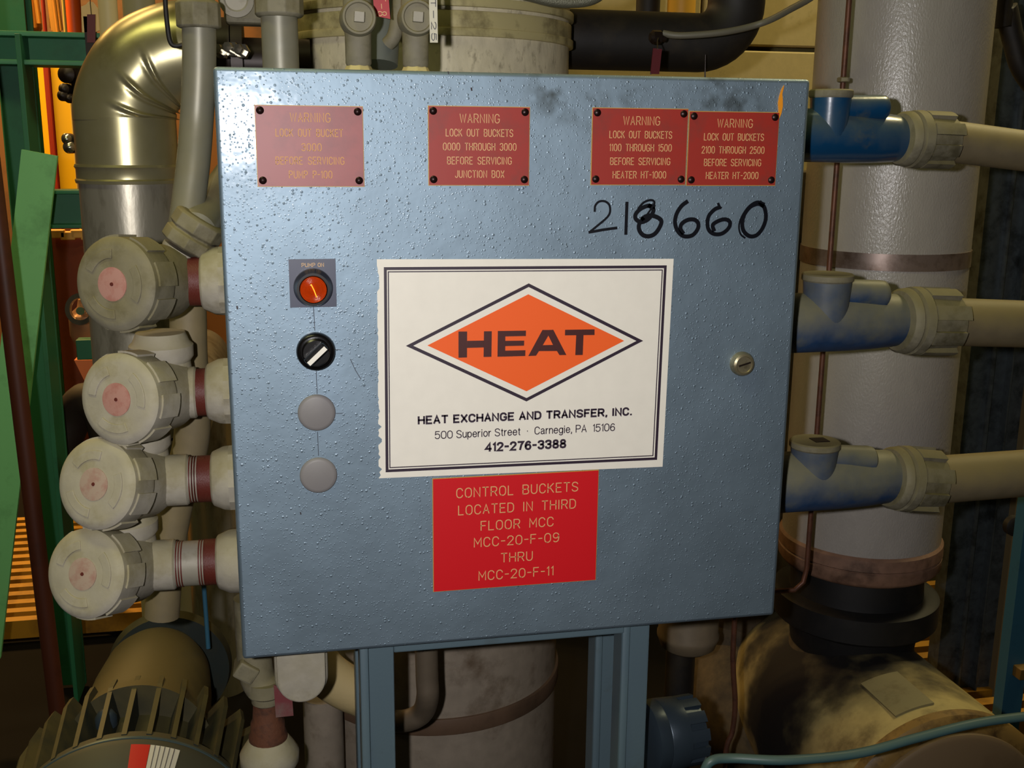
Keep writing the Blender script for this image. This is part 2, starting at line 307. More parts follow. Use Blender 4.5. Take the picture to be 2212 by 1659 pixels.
def finish(name, mb, m, parent=None, base=Vector((0, 0, 0)), smooth=True, bevel=0.0, bseg=2, sharp=40):
    me = bpy.data.meshes.new(name); me.from_pydata([tuple(v - base) for v in mb.v], [], mb.f)
    bm = bmesh.new(); bm.from_mesh(me)
    bmesh.ops.recalc_face_normals(bm, faces=bm.faces)
    if bevel:
        es = [e for e in bm.edges if len(e.link_faces) == 2 and e.calc_face_angle(0) > math.radians(35)]
        bmesh.ops.bevel(bm, geom=es, offset=bevel, segments=bseg, profile=0.5, affect='EDGES', clamp_overlap=True)
    if smooth:
        at = sum(f.calc_area() for f in bm.faces)
        for f in bm.faces: f.smooth = not (bevel and len(bm.faces) < 400 and f.calc_area() > at * 0.02)
        for e in bm.edges:
            if len(e.link_faces) == 2 and e.calc_face_angle(0) > math.radians(sharp): e.smooth = False
    bm.to_mesh(me); bm.free(); me.materials.append(m)
    o = bpy.data.objects.new(name, me); COL.objects.link(o)
    if parent is not None: o.parent = parent
    else: o.location = base
    return o
class Thing:
    def __init__(s, name, label, cat, base, group=None):
        s.base = Vector(base); s.e = bpy.data.objects.new(name, None); COL.objects.link(s.e); s.e.location = base
        s.e.empty_display_size = 0.02
        s.e['label'] = label; s.e['category'] = cat
        if group: s.e['group'] = group
    def part(s, name, mb, m, parent=None, label=None, **k):
        o = finish(name, mb, m, parent or s.e, s.base, **k)
        if label: o['label'] = label
        return o
def single(name, mb, m, label, cat, base=None, group=None, kind=None, **k):
    if base is None:
        base = sum(mb.v, Vector()) / len(mb.v); base.z = min(v.z for v in mb.v)
    o = finish(name, mb, m, None, Vector(base), **k)
    if label: o['label'] = label
    if cat: o['category'] = cat
    if group: o['group'] = group
    if kind: o['kind'] = kind
    return o
def struct(name, mb, m, **k): 
    o = finish(name, mb, m, None, Vector((0, 0, 0)), **k); o['kind'] = 'structure'; return o
def spline(pts, n=8):
    pts = [Vector(p) for p in pts]; out = []
    for i in range(len(pts) - 1):
        p0 = pts[max(i - 1, 0)]; p1 = pts[i]; p2 = pts[i + 1]; p3 = pts[min(i + 2, len(pts) - 1)]
        for k in range(n):
            t = k / n; out.append(0.5 * ((2 * p1) + (p2 - p0) * t + (2 * p0 - 5 * p1 + 4 * p2 - p3) * t * t + (3 * p1 - p0 - 3 * p2 + p3) * t ** 3))
    out.append(pts[-1]); return out

# ------------------------------------------------------------------ lettering
G = {
 'A': (4, [[(0, 0), (2, 6), (4, 0)], [(.7, 2), (3.3, 2)]]),
 'B': (4, [[(0, 0), (0, 6), (2.5, 6), (3.4, 5.7), (3.8, 5), (3.8, 4.2), (3.4, 3.4), (2.5, 3.1), (0, 3.1)], [(2.5, 3.1), (3.6, 2.7), (4, 1.9), (4, 1.2), (3.6, .4), (2.6, 0), (0, 0)]]),
 'C': (4, [[(4, 4.5), (3.6, 5.4), (2.7, 6), (1.4, 6), (.4, 5.3), (0, 4.2), (0, 1.8), (.4, .7), (1.4, 0), (2.7, 0), (3.6, .6), (4, 1.5)]]),
 'D': (4, [[(0, 0), (0, 6), (2.2, 6), (3.4, 5.4), (4, 4.2), (4, 1.8), (3.4, .6), (2.2, 0), (0, 0)]]),
 'E': (3.6, [[(3.6, 6), (0, 6), (0, 0), (3.6, 0)], [(0, 3.1), (3.1, 3.1)]]),
 'F': (3.4, [[(3.4, 6), (0, 6), (0, 0)], [(0, 3.1), (2.9, 3.1)]]),
 'G': (4.2, [[(4, 4.6), (3.6, 5.4), (2.7, 6), (1.4, 6), (.4, 5.3), (0, 4.2), (0, 1.8), (.4, .7), (1.4, 0), (2.8, 0), (3.8, .6), (4.2, 1.6), (4.2, 2.7), (2.6, 2.7)]]),
 'H': (4, [[(0, 0), (0, 6)], [(4, 0), (4, 6)], [(0, 3.1), (4, 3.1)]]),
 'I': (0.4, [[(.2, 0), (.2, 6)]]),
 'J': (3.2, [[(3.2, 6), (3.2, 1.4), (2.7, .4), (1.8, 0), (1.2, 0), (.4, .4), (0, 1.3)]]),
 'K': (4, [[(0, 0), (0, 6)], [(3.8, 6), (0, 2.4)], [(1.3, 3.6), (4, 0)]]),
 'L': (3.3, [[(0, 6), (0, 0), (3.3, 0)]]),
 'M': (4.6, [[(0, 0), (0, 6), (2.3, 2), (4.6, 6), (4.6, 0)]]),
 'N': (4, [[(0, 0), (0, 6), (4, 0), (4, 6)]]),
 'O': (4.2, [[(1.4, 0), (.4, .7), (0, 1.8), (0, 4.2), (.4, 5.3), (1.4, 6), (2.8, 6), (3.8, 5.3), (4.2, 4.2), (4.2, 1.8), (3.8, .7), (2.8, 0), (1.4, 0)]]),
 'P': (3.8, [[(0, 0), (0, 6), (2.5, 6), (3.4, 5.6), (3.8, 4.9), (3.8, 4), (3.4, 3.2), (2.5, 2.8), (0, 2.8)]]),
 'R': (4, [[(0, 0), (0, 6), (2.6, 6), (3.5, 5.6), (3.9, 4.9), (3.9, 4), (3.5, 3.2), (2.6, 2.8), (0, 2.8)], [(2.2, 2.8), (4, 0)]]),
 'S': (4, [[(3.9, 4.8), (3.4, 5.6), (2.5, 6), (1.5, 6), (.5, 5.6), (.1, 4.8), (.2, 4), (.9, 3.4), (3, 2.7), (3.8, 2.1), (4, 1.2), (3.5, .4), (2.6, 0), (1.4, 0), (.5, .4), (0, 1.2)]]),
 'T': (4, [[(0, 6), (4, 6)], [(2, 6), (2, 0)]]),
 'U': (4, [[(0, 6), (0, 1.6), (.5, .5), (1.4, 0), (2.6, 0), (3.5, .5), (4, 1.6), (4, 6)]]),
 'V': (4, [[(0, 6), (2, 0), (4, 6)]]),
 'W': (5.6, [[(0, 6), (1.4, 0), (2.8, 5.6), (4.2, 0), (5.6, 6)]]),
 'X': (4, [[(0, 0), (4, 6)], [(0, 6), (4, 0)]]),
 '0': (4, [[(1.4, 0), (.4, .7), (0, 1.8), (0, 4.2), (.4, 5.3), (1.4, 6), (2.6, 6), (3.6, 5.3), (4, 4.2), (4, 1.8), (3.6, .7), (2.6, 0), (1.4, 0)]]),
 '1': (1.2, [[(0, 4.9), (1.1, 6), (1.1, 0)]]),
 '2': (3.8, [[(0, 4.5), (.4, 5.5), (1.3, 6), (2.5, 6), (3.4, 5.5), (3.8, 4.6), (3.5, 3.6), (0, 0), (3.8, 0)]]),
 '3': (3.8, [[(0, 4.9), (.5, 5.7), (1.4, 6), (2.5, 6), (3.4, 5.6), (3.7, 4.7), (3.3, 3.6), (2.3, 3.2), (1.5, 3.2)], [(2.3, 3.2), (3.4, 2.8), (3.8, 1.8), (3.4, .6), (2.5, 0), (1.3, 0), (.4, .4), (0, 1.2)]]),
 '5': (3.8, [[(3.5, 6), (.4, 6), (.1, 3.3), (1.2, 3.9), (2.4, 3.9), (3.4, 3.3), (3.8, 2.2), (3.5, .9), (2.5, 0), (1.2, 0), (.3, .5), (0, 1.2)]]),
 '9': (3.8, [[(.3, .6), (1.2, 0), (2.4, 0), (3.4, .8), (3.8, 2.4), (3.8, 4.4), (3.3, 5.5), (2.3, 6), (1.3, 6), (.4, 5.4), (0, 4.3), (.3, 3.2), (1.2, 2.6), (2.3, 2.6), (3.3, 3.2), (3.8, 4.2)]]),
 '8': (3.8, [[(1.9, 3.2), (.8, 3.6), (.3, 4.6), (.8, 5.7), (1.9, 6), (3, 5.7), (3.5, 4.6), (3, 3.6), (1.9, 3.2), (.5, 2.6), (0, 1.6), (.5, .4), (1.9, 0), (3.3, .4), (3.8, 1.6), (3.3, 2.6), (1.9, 3.2)]]),
 '4': (4, [[(3, 0), (3, 6), (0, 1.7), (4, 1.7)]]),
 '6': (3.8, [[(3.5, 5), (3, 5.7), (2.2, 6), (1.4, 5.8), (.5, 4.8), (0, 3.4), (0, 1.8), (.5, .6), (1.5, 0), (2.5, 0), (3.4, .6), (3.8, 1.8), (3.4, 3), (2.5, 3.6), (1.4, 3.5), (.5, 2.9), (.1, 2.2)]]),
 '7': (3.8, [[(0, 6), (3.8, 6), (2.4, 3.6), (1.5, 0)]]),
 '.': (0.5, [[(.25, -.05), (.25, .45)]]),
 ',': (0.5, [[(.3, .4), (.3, -.3), (0, -1)]]),
 '*': (0.6, [[(.3, 2.7), (.3, 3.2)]]),
 'a': (3.2, [[(.2, 3.4), (.6, 4.1), (1.4, 4.4), (2.2, 4.2), (2.7, 3.6), (2.7, .8), (3.2, 0)], [(2.7, 2.6), (1.2, 2.3), (.3, 1.9), (0, 1.1), (.3, .3), (1.1, 0), (2, .2), (2.7, 1)]]),
 'e': (3.2, [[(0, 2.3), (3.2, 2.3), (3, 3.4), (2.3, 4.2), (1.6, 4.4), (.8, 4.1), (.2, 3.3), (0, 2.2), (.2, 1), (.8, .2), (1.7, 0), (2.5, .3), (3.1, 1.1)]]),
 'g': (3.1, [[(3.1, 4.4), (3.1, -.3), (2.7, -1.3), (1.6, -1.7), (.6, -1.4), (.2, -.9)], [(3.1, 2.2), (2.9, 3.6), (1.7, 4.4), (.7, 4), (0, 2.8), (0, 1.6), (.6, .4), (1.6, 0), (2.7, .7), (3.1, 2.2)]]),
 'i': (0.4, [[(.2, 0), (.2, 4.4)], [(.2, 5.5), (.2, 6)]]),
 'n': (2.8, [[(0, 0), (0, 4.4)], [(0, 2.8), (.5, 3.9), (1.5, 4.4), (2.4, 4), (2.8, 3.1), (2.8, 0)]]),
 'o': (3.2, [[(1.6, 0), (.6, .4), (0, 1.6), (0, 2.8), (.6, 4), (1.6, 4.4), (2.6, 4), (3.2, 2.8), (3.2, 1.6), (2.6, .4), (1.6, 0)]]),
 'p': (3.1, [[(0, 4.4), (0, -1.6)], [(0, 2.2), (.3, 3.7), (1.5, 4.4), (2.5, 4), (3.1, 2.8), (3.1, 1.6), (2.5, .4), (1.5, 0), (.3, .7), (0, 2.2)]]),
 'r': (1.6, [[(0, 0), (0, 4.4)], [(0, 2.6), (.5, 3.9), (1.6, 4.3)]]),
 't': (1.5, [[(.7, 5.6), (.7, .7), (1.1, .05), (1.5, 0)], [(0, 4.3), (1.5, 4.3)]]),
 'u': (2.8, [[(0, 4.4), (0, 1.2), (.5, .3), (1.3, 0), (2.3, .5), (2.8, 1.5)], [(2.8, 4.4), (2.8, 0)]]),
 '-': (2.4, [[(0, 3), (2.4, 3)]]), ' ': (3.2, []),
}
def engrave(mb, text, x0, x1, zc, hgt, wd, y, gap=1.9, space=3.2):
    W_ = lambda c: space if c == ' ' else G[c][0]
    tot = sum(W_(c) for c in text) + gap * (len(text) - 1); sx = (x1 - x0) / tot; sy = hgt / 6; x = 0
    for c in text:
        gw = W_(c); st = G[c][1]
        for s_ in st: mb.stroke([(x0 + (x + a) * sx, zc + (b - 3) * sy) for a, b in s_], wd, y, y - 0.00015)
        x += gw + gap
def xz(px, py): p = P(px, py, 0); return p.x, p.z
#@@BUILD
# ================================================================== SETTING
V = Vector
struct('floor', MB().box((0, 1.5, -0.09), (9, 9, 0.04)), M_FLOOR, smooth=False)
struct('ceiling', MB().box((0, 1.5, 3.75), (9, 9, 0.1)), M_CEIL, smooth=False)
WY = 1.65
wb = struct('wall_back', MB().box((2.0, WY + 0.13, 1.8), (3.2, 0.2, 3.8)), M_MORTAR, smooth=False)
zj = P(2140, 120, WY).z; ch = zj - P(2110, 485, WY).z
k0 = int((zj - 0.0) / ch) + 1
vis = []
for k in range(-k0, 7):
    z0 = zj + k * ch
    for j in range(4):
        x0 = 0.40 + j * 0.82 + (0.41 if k % 2 else 0) - 0.41
        z1 = z0 + ch
        if x0 + 0.8 < 0.41 or z1 > 3.7 or z0 < -0.1: continue
        xa = max(x0, 0.40)
        b = MB().box(((xa + x0 + 0.81) / 2, WY, (z0 + z1) / 2), (x0 + 0.81 - xa, 0.05, ch - 0.012))
        finish('block', b, M_BLOCK, wb, smooth=False, bevel=0.004, bseg=1)
struct('wall_far', MB().box((-1.9, 5.2, 1.8), (5.0, 0.1, 3.8)), M_FARWALL, smooth=False)
struct('wall_right', MB().box((3.1, 0.5, 1.8), (0.1, 5.5, 3.8)), M_CEIL, smooth=False)
struct('trim_1', MB().box((0.33, WY + 0.1, 1.8), (0.14, 0.3, 3.8)), M_BLOCK, smooth=False)

# ---- yellow walkway gratings
def grating(label, xa, xb, ya, yb, pitch=0.058):
    t = Thing('floor_grating', label, 'grating', ((xa + xb) / 2, ya, -0.02), 'yellow walkway gratings')
    n = int((yb - ya) / pitch)
    for i in range(n + 1):
        y = ya + i * pitch
        t.part('bar', MB().box(((xa + xb) / 2, y, -0.025), (xb - xa, 0.028, 0.05)), M_YELGRATE, smooth=False)
    t.part('side_rail', MB().box((xa, (ya + yb) / 2, -0.04), (0.02, yb - ya + 0.03, 0.06)), M_YELGRATE, smooth=False)
    t.part('side_rail', MB().box((xb, (ya + yb) / 2, -0.04), (0.02, yb - ya + 0.03, 0.06)), M_YELGRATE, smooth=False)
g1 = PF(60, 1335); g2 = PF(60, 1108)
grating('yellow slatted floor grating behind the green steel column', -1.62, -0.55, g1.y, g2.y)
g3 = PF(2000, 1560); 
grating('yellow slatted floor grating against the block wall, beside the steel channel', 0.88, 2.4, g3.y, WY - 0.06)

# ================================================================== CONTROL CABINET
H = 0.305
cab = Thing('control_cabinet', 'blue hammered-paint metal control cabinet with hinged door, lamp and switch', 'cabinet', (0, 0.1, ZD - H))
dm = MB().box((0, 0.0095, ZD), (2 * H, 0.019, 2 * H))
door = cab.part('door', dm, M_DOOR, bevel=0.0042, bseg=3)
cab.part('enclosure_box', MB().box((0, 0.115, ZD), (2 * H - 0.014, 0.19, 2 * H - 0.014)), M_BLUE, bevel=0.004)
cab.part('gasket', MB().box((0, 0.0195, ZD), (2 * H - 0.03, 0.003, 2 * H - 0.03)), M_RUBBER, smooth=False)
# the bevel catches the overhead light along the top and left door edge
# pilot lamp on a small engraved plate
a = P(623, 560); b = P(727, 662)
cab.part('lamp_plate', MB().box(((a.x + b.x) / 2, -0.0008, (a.z + b.z) / 2), (b.x - a.x, 0.0016, a.z - b.z)), M_LAMPPL, label='dark blue square plate reading PUMP ON', smooth=False)
lp = [c for c in cab.e.children if c.name.startswith('lamp_plate')][0]
mb = MB(); x0, _ = xz(652, 572); x1, _ = xz(699, 572); _, zc = xz(675, 572)
engrave(mb, 'PUMP', x0, x0 + (x1 - x0) * .6, zc, 0.0036, 0.0005, -0.0016); engrave(mb, 'ON', x0 + (x1 - x0) * .74, x1, zc, 0.0036, 0.0005, -0.0016)
cab.part('lettering', mb, M_CREAM, parent=lp, smooth=False)
c = P(676, 620); c.y = -0.0016
R = 0.0192
pl = cab.part('pilot_lamp', MB().lathe(c, (0, -1, 0), [(0, R), (0.005, R), (0.008, R * .98), (0.016, R * .86), (0.0185, R * .84), (0.0185, R * .72), (0.012, R * .70)], 48), M_BKPLASTIC, label='black ring holding an amber lens')
M_AMBER = mat('amber_lens', (226, 74, 10), 0.12, spec=0.8, bump=0.0)
nt = M_AMBER.node_tree; bb = nt.nodes['Principled BSDF']; bb.inputs['Transmission Weight'].default_value = 0.35; bb.inputs['Coat Weight'].default_value = 0.6
prof = [(0.008, R * .70), (0.020, R * .68)]
for i in range(9):
    r0 = R * .68 * (1 - i / 9); prof += [(0.0212 + 0.0003 * i, r0 * 0.97), (0.0206 + 0.0003 * i, r0 * 0.90)]
prof.append((0.0236, 0.0))
cab.part('lens', MB().lathe(c, (0, -1, 0), prof, 48), M_AMBER, parent=pl, sharp=15)
M_FIL = mat('glowing_filament', (255, 150, 40), 0.4, emit=1.6)
cab.part('filament', MB().tube([c + V((-0.0022, -0.0242, 0.0062)), c + V((0.0006, -0.0246, 0)), c + V((0.0028, -0.0240, -0.0066))], 0.0005, 8), M_FIL, parent=pl)
# selector switch
c = P(682, 757); c.y = 0
sw = cab.part('selector_switch', MB().lathe(c, (0, -1, 0), [(0, R), (0.004, R * 1.02), (0.009, R * .99), (0.011, R * .9), (0.0115, R * .8), (0.009, R * .77)], 48), M_BKPLASTIC, label='black round selector switch with white pointer')
cab.part('knob_base', MB().lathe(c, (0, -1, 0), [(0.006, R * .76), (0.013, R * .74), (0.0145, R * .66), (0.0145, 0)], 48), M_BKPLASTIC, parent=sw)
rot = Matrix.Rotation(math.radians(48), 3, 'Y').inverted()
rot = Matrix.Rotation(-math.radians(43), 3, 'Y')
cab.part('lever', MB().box(c + V((0, -0.018, 0)), (0.026, 0.014, 0.010), rot), M_BKPLASTIC, parent=sw, bevel=0.002)
cab.part('pointer_stripe', MB().box(c + rot @ V((0.0, -0.0252, -0.0012)), (0.0235, 0.0008, 0.0046), rot), M_WHITE, parent=sw, smooth=False)
for (px, py) in ((684, 891), (688, 1026)):
    c = P(px, py); c.y = 0
    cab.part('hole_plug', MB().lathe(c, (0, -1, 0), [(0, R * 1.0), (0.0012, R * 1.0), (0.0026, R * .94), (0.0034, R * .8), (0.0036, 0)], 48), M_GREYPLUG, label='grey round rubber hole plug')
mb = MB()
for q in ([(677, 664), (679, 690), (680, 714)], [(683, 799), (684, 825), (685, 851)], [(686, 933), (687, 960), (688, 984)], [(757, 776), (768, 800), (779, 818)], [(725, 755), (737, 756)], [(726, 893), (742, 893)], [(637, 893), (644, 893)]):
    mb = MB(); mb.stroke([xz(*p) for p in q], 0.0007, 0.0, -0.0001)
    cab.part('pencil_line', mb, mat('pencil', (58, 66, 78), 0.6), smooth=False)
# latch
c = P(1601, 785); c.y = 0
la = cab.part('latch', MB().lathe(c, (0, -1, 0), [(0, 0.0135), (0.004, 0.0135), (0.008, 0.0118), (0.009, 0.0095), (0.0075, 0.0088), (0.0075, 0)], 40), M_LATCH, label='round zinc quarter-turn latch with a screw slot')
cab.part('slot', MB().box(c + V((0.001, -0.0077, 0.0005)), (0.014, 0.0012, 0.0018), Matrix.Rotation(-math.radians(16), 3, 'Y')), M_DARKSTEEL, parent=la, smooth=False)
# hand written number
def hs(pts): return [(1240 + x / 4.254, 200 + y / 4.254) for x, y in pts]
INK = [
 (4.0, [(190, 1090), (195, 1040), (230, 1002), (285, 1000), (325, 1035), (330, 1100), (300, 1150), (225, 1215), (145, 1280)]),
 (5.0, [(140, 1283), (195, 1274), (260, 1262), (330, 1252), (390, 1244)]),
 (5.8, [(486, 1012), (481, 1150), (476, 1298)]),
 (7.5, [(735, 1050), (680, 1040), (610, 1070), (565, 1120), (570, 1165), (620, 1190), (680, 1165), (720, 1110), (728, 1070), (690, 1040)]),
 (4.0, [(735, 1040), (735, 1000), (700, 988), (640, 1010), (590, 1065)]),
 (3.6, [(732, 1030), (690, 1095), (650, 1150), (625, 1170)]),
 (7.8, [(625, 1160), (680, 1130), (750, 1140), (800, 1175), (790, 1230), (745, 1295), (690, 1320), (635, 1310), (600, 1265), (598, 1210), (635, 1160)]),
 (7.5, [(1038, 1003), (985, 1045), (940, 1120), (928, 1200), (955, 1275), (1010, 1320), (1085, 1312), (1135, 1255), (1140, 1200), (1105, 1168), (1045, 1170), (990, 1205), (978, 1250), (1000, 1290)]),
 (7.3, [(1335, 1055), (1290, 1075), (1240, 1130), (1225, 1200), (1240, 1265), (1290, 1300), (1360, 1295), (1420, 1245), (1432, 1190), (1390, 1165), (1330, 1178), (1275, 1215), (1285, 1265)]),
 (4.5, [(1325, 1020), (1338, 1050), (1350, 1060)]),
 (7.5, [(1735, 1040), (1690, 1022), (1620, 1050), (1565, 1120), (1545, 1200), (1560, 1275), (1615, 1320), (1680, 1308), (1735, 1240), (1762, 1150), (1750, 1060), (1710, 1010)]),
 (3.2, [(1750, 1020), (1680, 1000), (1600, 1050), (1535, 1150), (1515, 1230), (1530, 1300), (1570, 1335)]),
]
mb = MB(); 
for i, (wd, pts) in enumerate(INK):
    q = hs(pts); q = [(p.x, p.y) for p in spline([V((a_, b_, 0)) for a_, b_ in q], 5)]
    mb.stroke([xz(*p) for p in q], wd * 0.00059, 0.0, -0.00012 - 0.00001 * i)
cab.part('marker_writing', mb, M_INK, label='black felt marker number 218660', smooth=False)
q = [(1693, 184), (1688, 192), (1683, 207), (1680, 222), (1681, 240), (1682, 257), (1687, 245), (1690, 230), (1690, 215), (1689, 203), (1691, 194)]
cab.part('orange_tape', MB().prism([xz(*p) for p in q], 0, -0.0012), M_SHARD, label='thin curved sliver of orange tape', smooth=False)
mb = MB()
for (px, py, s_) in ((1018, 190, 4), (1332, 441, 0), (835, 432, 3), (649, 1107, 3), (512, 662, 4), (968, 155, 3), (1080, 172, 3), (1405, 158, 2)):
    if s_:
        mb = MB(); mb.stroke([xz(px, py), xz(px + 1, py + s_ * 1.3)], s_ * 0.0004, 0, -0.0001)
        cab.part('paint_chip', mb, mat('chip', (46, 40, 44), 0.6), smooth=False)
# stand
std = Thing('cabinet_stand', 'blue painted square-tube stand holding up the control cabinet', 'stand', (0.04, 0.08, 0))
lx = (P(782, 1500, 0.03).x + P(855, 1500, 0.03).x) / 2; rx_ = (P(1345, 1450, 0.03).x + P(1400, 1450, 0.03).x) / 2
zb = ZD - H + 0.004
for (x, wd) in ((lx, 0.036), (rx_, 0.033)):
    for y in (0.046, 0.155):
        mb = MB()
        h0 = zb if y < 0.1 else zb
        mb.box((x, y, h0 / 2 - 0.04), (wd, 0.032, h0 + 0.06))
        mb.box((x - wd / 2 + 0.002, y - 0.004, h0 / 2 - 0.04), (0.010, 0.036, h0 + 0.055))
        std.part('leg', mb, M_BLUE, bevel=0.003)
std.part('rail', MB().box(((lx + rx_) / 2, 0.030, zb - 0.012), (rx_ - lx - 0.034, 0.012, 0.022)), M_BLUE, bevel=0.002)
std.part('rail', MB().box(((lx + rx_) / 2, 0.155, zb - 0.016), (rx_ - lx - 0.034, 0.03, 0.03)), M_BLUE, bevel=0.002)

# ================================================================== SIGNS ON THE DOOR
def plate(label, quad, lines, mface, core=True, rivets=True, th=0.0016, wd=0.0007, hgt=0.0068, aged=False):
    (ax, az), (bx, bz), (cx_, cz), (dx, dz) = [xz(*p) for p in quad]
    xa = (ax + dx) / 2; xb = (bx + cx_) / 2; za = (az + bz) / 2; zc = (cz + dz) / 2
    t = Thing('warning_sign', label, 'sign', ((xa + xb) / 2, 0, zc), 'engraved red plates on the cabinet door')
    t.part('backing', MB().box(((xa + xb) / 2, -th * .3, (za + zc) / 2), (xb - xa + 0.0014, th * .6, za - zc + 0.0014)), M_PLEDGE, smooth=False)
    t.part('plate', MB().box(((xa + xb) / 2, -th * .5 - .0002, (za + zc) / 2), (xb - xa, th, za - zc)), mface, smooth=False)
    mb = MB()
    for (s_, p0, p1, py, k) in lines:
        x0, z0 = xz(p0, py); x1, z1 = xz(p1, py)
        engrave(mb, s_, x0, x1, (z0 + z1) / 2, hgt * k, wd, -th - .0002)
    t.part('lettering', mb, M_CREAM if not aged else mat('faded_core', (214, 158, 84), 0.6), smooth=False)
    if rivets:
        for (x, z) in ((xa + .0045, za - .0045), (xb - .0045, za - .0045), (xa + .0045, zc + .0055), (xb - .0045, zc + .0055)):
            t.part('rivet', MB().lathe((x, -th, z), (0, -1, 0), [(0, .0038), (.0008, .0038), (.0020, .0026), (.0024, 0)], 16), M_RIVET)
    return t
M_REDPL1 = mat('weathered_glare_red_plate', (150, 64, 60), 0.44, dirt=(120, 50, 50), dirt_amt=0.5, dirt_scale=16, bump=0.08, bump_scale=30, spec=0.5)  # pinker copy of the red plate: flash glare put into the colour
plate('red engraved plate, pinkish from painted-in flash glare, warning about pump P-100, leftmost on the door', [(553, 229), (783, 230), (785, 402), (556, 402)],
      [('WARNING', 627, 713, 254, 1.22), ('LOCK OUT BUCKET', 596, 740, 287, 1), ('3000', 652, 694, 318, 1), ('BEFORE SERVICING', 596, 743, 347, 1), ('PUMP P-100', 625, 717, 377, 1)], M_REDPL1, aged=True)
plate('red engraved plate for the JUNCTION BOX, alone between the other warning plates', [(925, 230), (1143, 232), (1141, 399), (927, 400)],
      [('WARNING', 993, 1078, 256, 1.22), ('LOCK OUT BUCKETS', 963, 1107, 287, 1), ('0000 THROUGH 3000', 957, 1114, 317, 1), ('BEFORE SERVICING', 966, 1104, 347, 1), ('JUNCTION BOX', 983, 1088, 376, 1)], M_REDPL)
plate('red engraved plate for HEATER HT-1000, left one of the touching pair', [(1279, 231), (1484, 239), (1479, 400), (1278, 397)],
      [('WARNING', 1346, 1424, 261, 1.22), ('LOCK OUT BUCKETS', 1316, 1450, 291, 1), ('1100 THROUGH 1500', 1316, 1449, 319, 1), ('BEFORE SERVICING', 1317.5, 1446, 348.5, 1), ('HEATER HT-1000', 1323, 1437, 377.5, 1)], M_REDPL)
plate('red engraved plate for HEATER HT-2000, right one of the touching pair', [(1488, 239), (1680, 246), (1674, 400), (1484, 400)],
      [('WARNING', 1549, 1624, 266.5, 1.22), ('LOCK OUT BUCKETS', 1520, 1648, 296, 1), ('2100 THROUGH 2500', 1515, 1649, 324, 1), ('BEFORE SERVICING', 1520, 1642, 351, 1), ('HEATER HT-2000', 1524, 1636, 379, 1)], M_REDPL)
plate('bright red plate about control buckets on the third floor, under the white label', [(937, 1032), (1294, 1018), (1283, 1252), (935, 1276)],
      [('CONTROL BUCKETS', 986, 1247, 1057, 1), ('LOCATED IN THIRD', 990, 1242, 1094, 1), ('FLOOR MCC', 1038.6, 1194, 1130, 1), ('MCC-20-F-09', 1024, 1206, 1165, 1), ('THRU', 1082, 1149, 1201.5, 1), ('MCC-20-F-11', 1034, 1194, 1237, 1)],
      M_REDNEW, rivets=False, wd=0.0010, hgt=0.0102)
# white company label
lab = Thing('company_label', 'large white label with an orange diamond, black border and company address', 'sign', (0.0015, 0, ZD - 0.112))
(lx0, lz0) = xz(814, 560); (lx1, lz1) = xz(1455, 559); (_, lzb) = xz(1431, 1008); (lx2, lzc) = xz(1431, 1008); (lx3, lz3) = xz(818, 1033)
poly = [(lx0, lz0), (lx1, lz1), (lx2, lzc), (lx3, lz3)]
edge = []; n = 70
for i in range(1, n):
    t = i / n; x = lx3 + (lx0 - lx3) * t; z = lz3 + (lz0 - lz3) * t
    j = 0
    if t < 0.32 or 0.85 < t < 0.93: j = random.choice([0, 0.0008, 0.0022, 0.0036 if t < .3 else 0.002])
    elif random.random() < .25: j = 0.0008
    edge.append((x + j, z))
lab.part('sheet', MB().prism(poly + edge, 0.0, -0.0004), M_WHITE, smooth=False)
def rectframe(q, wd, y, mb):
    p = [V(xz(*a_)) for a_ in q]; c_ = sum(p, V((0, 0))) / 4
    o = []
    for i in range(4):
        d0 = (p[i] - p[i - 1]).normalized(); d1 = (p[(i + 1) % 4] - p[i]).normalized()
        n0 = V((d0.y, -d0.x)); n1 = V((d1.y, -d1.x)); bis = (n0 + n1).normalized(); o.append(p[i] + bis * (wd / bis.dot(n0)))
    vs = []; 
    for a_ in p: vs.append((a_.x, y, a_.y))
    for a_ in o: vs.append((a_.x, y, a_.y))
    mb.add(vs, [(i, (i + 1) % 4, 4 + (i + 1) % 4, 4 + i) for i in range(4)])
bq = [(829, 577), (1440, 573), (1419, 993), (833, 1020)]
mb = MB(); rectframe(bq, 0.0030, -0.00055, mb)
lab.part('border', mb, M_BLK, smooth=False)
mb = MB(); bq2 = [(837.5, 586), (1431.5, 582), (1411, 985), (841, 1011)]; rectframe(bq2, 0.0011, -0.00055, mb)
lab.part('inner_border', mb, M_BLK, smooth=False)
mb = MB(); rectframe([(876.5, 747), (1142, 612), (1389, 736), (1137, 867)], 0.0034, -0.00055, mb)
lab.part('diamond_outline', mb, M_BLK, smooth=False)
p = [xz(*a_) for a_ in [(923, 746), (1141, 635.5), (1348, 736), (1137, 845)]]
lab.part('orange_diamond', MB().add([(x, -0.00055, z) for x, z in p], [(0, 1, 2, 3)]), M_ORANGE, smooth=False)
mb = MB()
def poly2(pts): mb.add([(xz(*p)[0], -0.0008, xz(*p)[1]) for p in pts], [tuple(range(len(pts)))])
def c5(pts): return [(800 + x / 6.144, 540 + y / 6.144) for x, y in pts]
def c6(pts): return [(1140 + x / 6.38, 540 + y / 6.38) for x, y in pts]
poly2(c5([(1168, 1080), (1283, 1080), (1281, 1425), (1168, 1428)])); poly2(c5([(1283, 1204), (1505, 1200), (1503, 1292), (1282, 1298)])); poly2(c5([(1506, 1077), (1610, 1076), (1605, 1416), (1501, 1418)]))
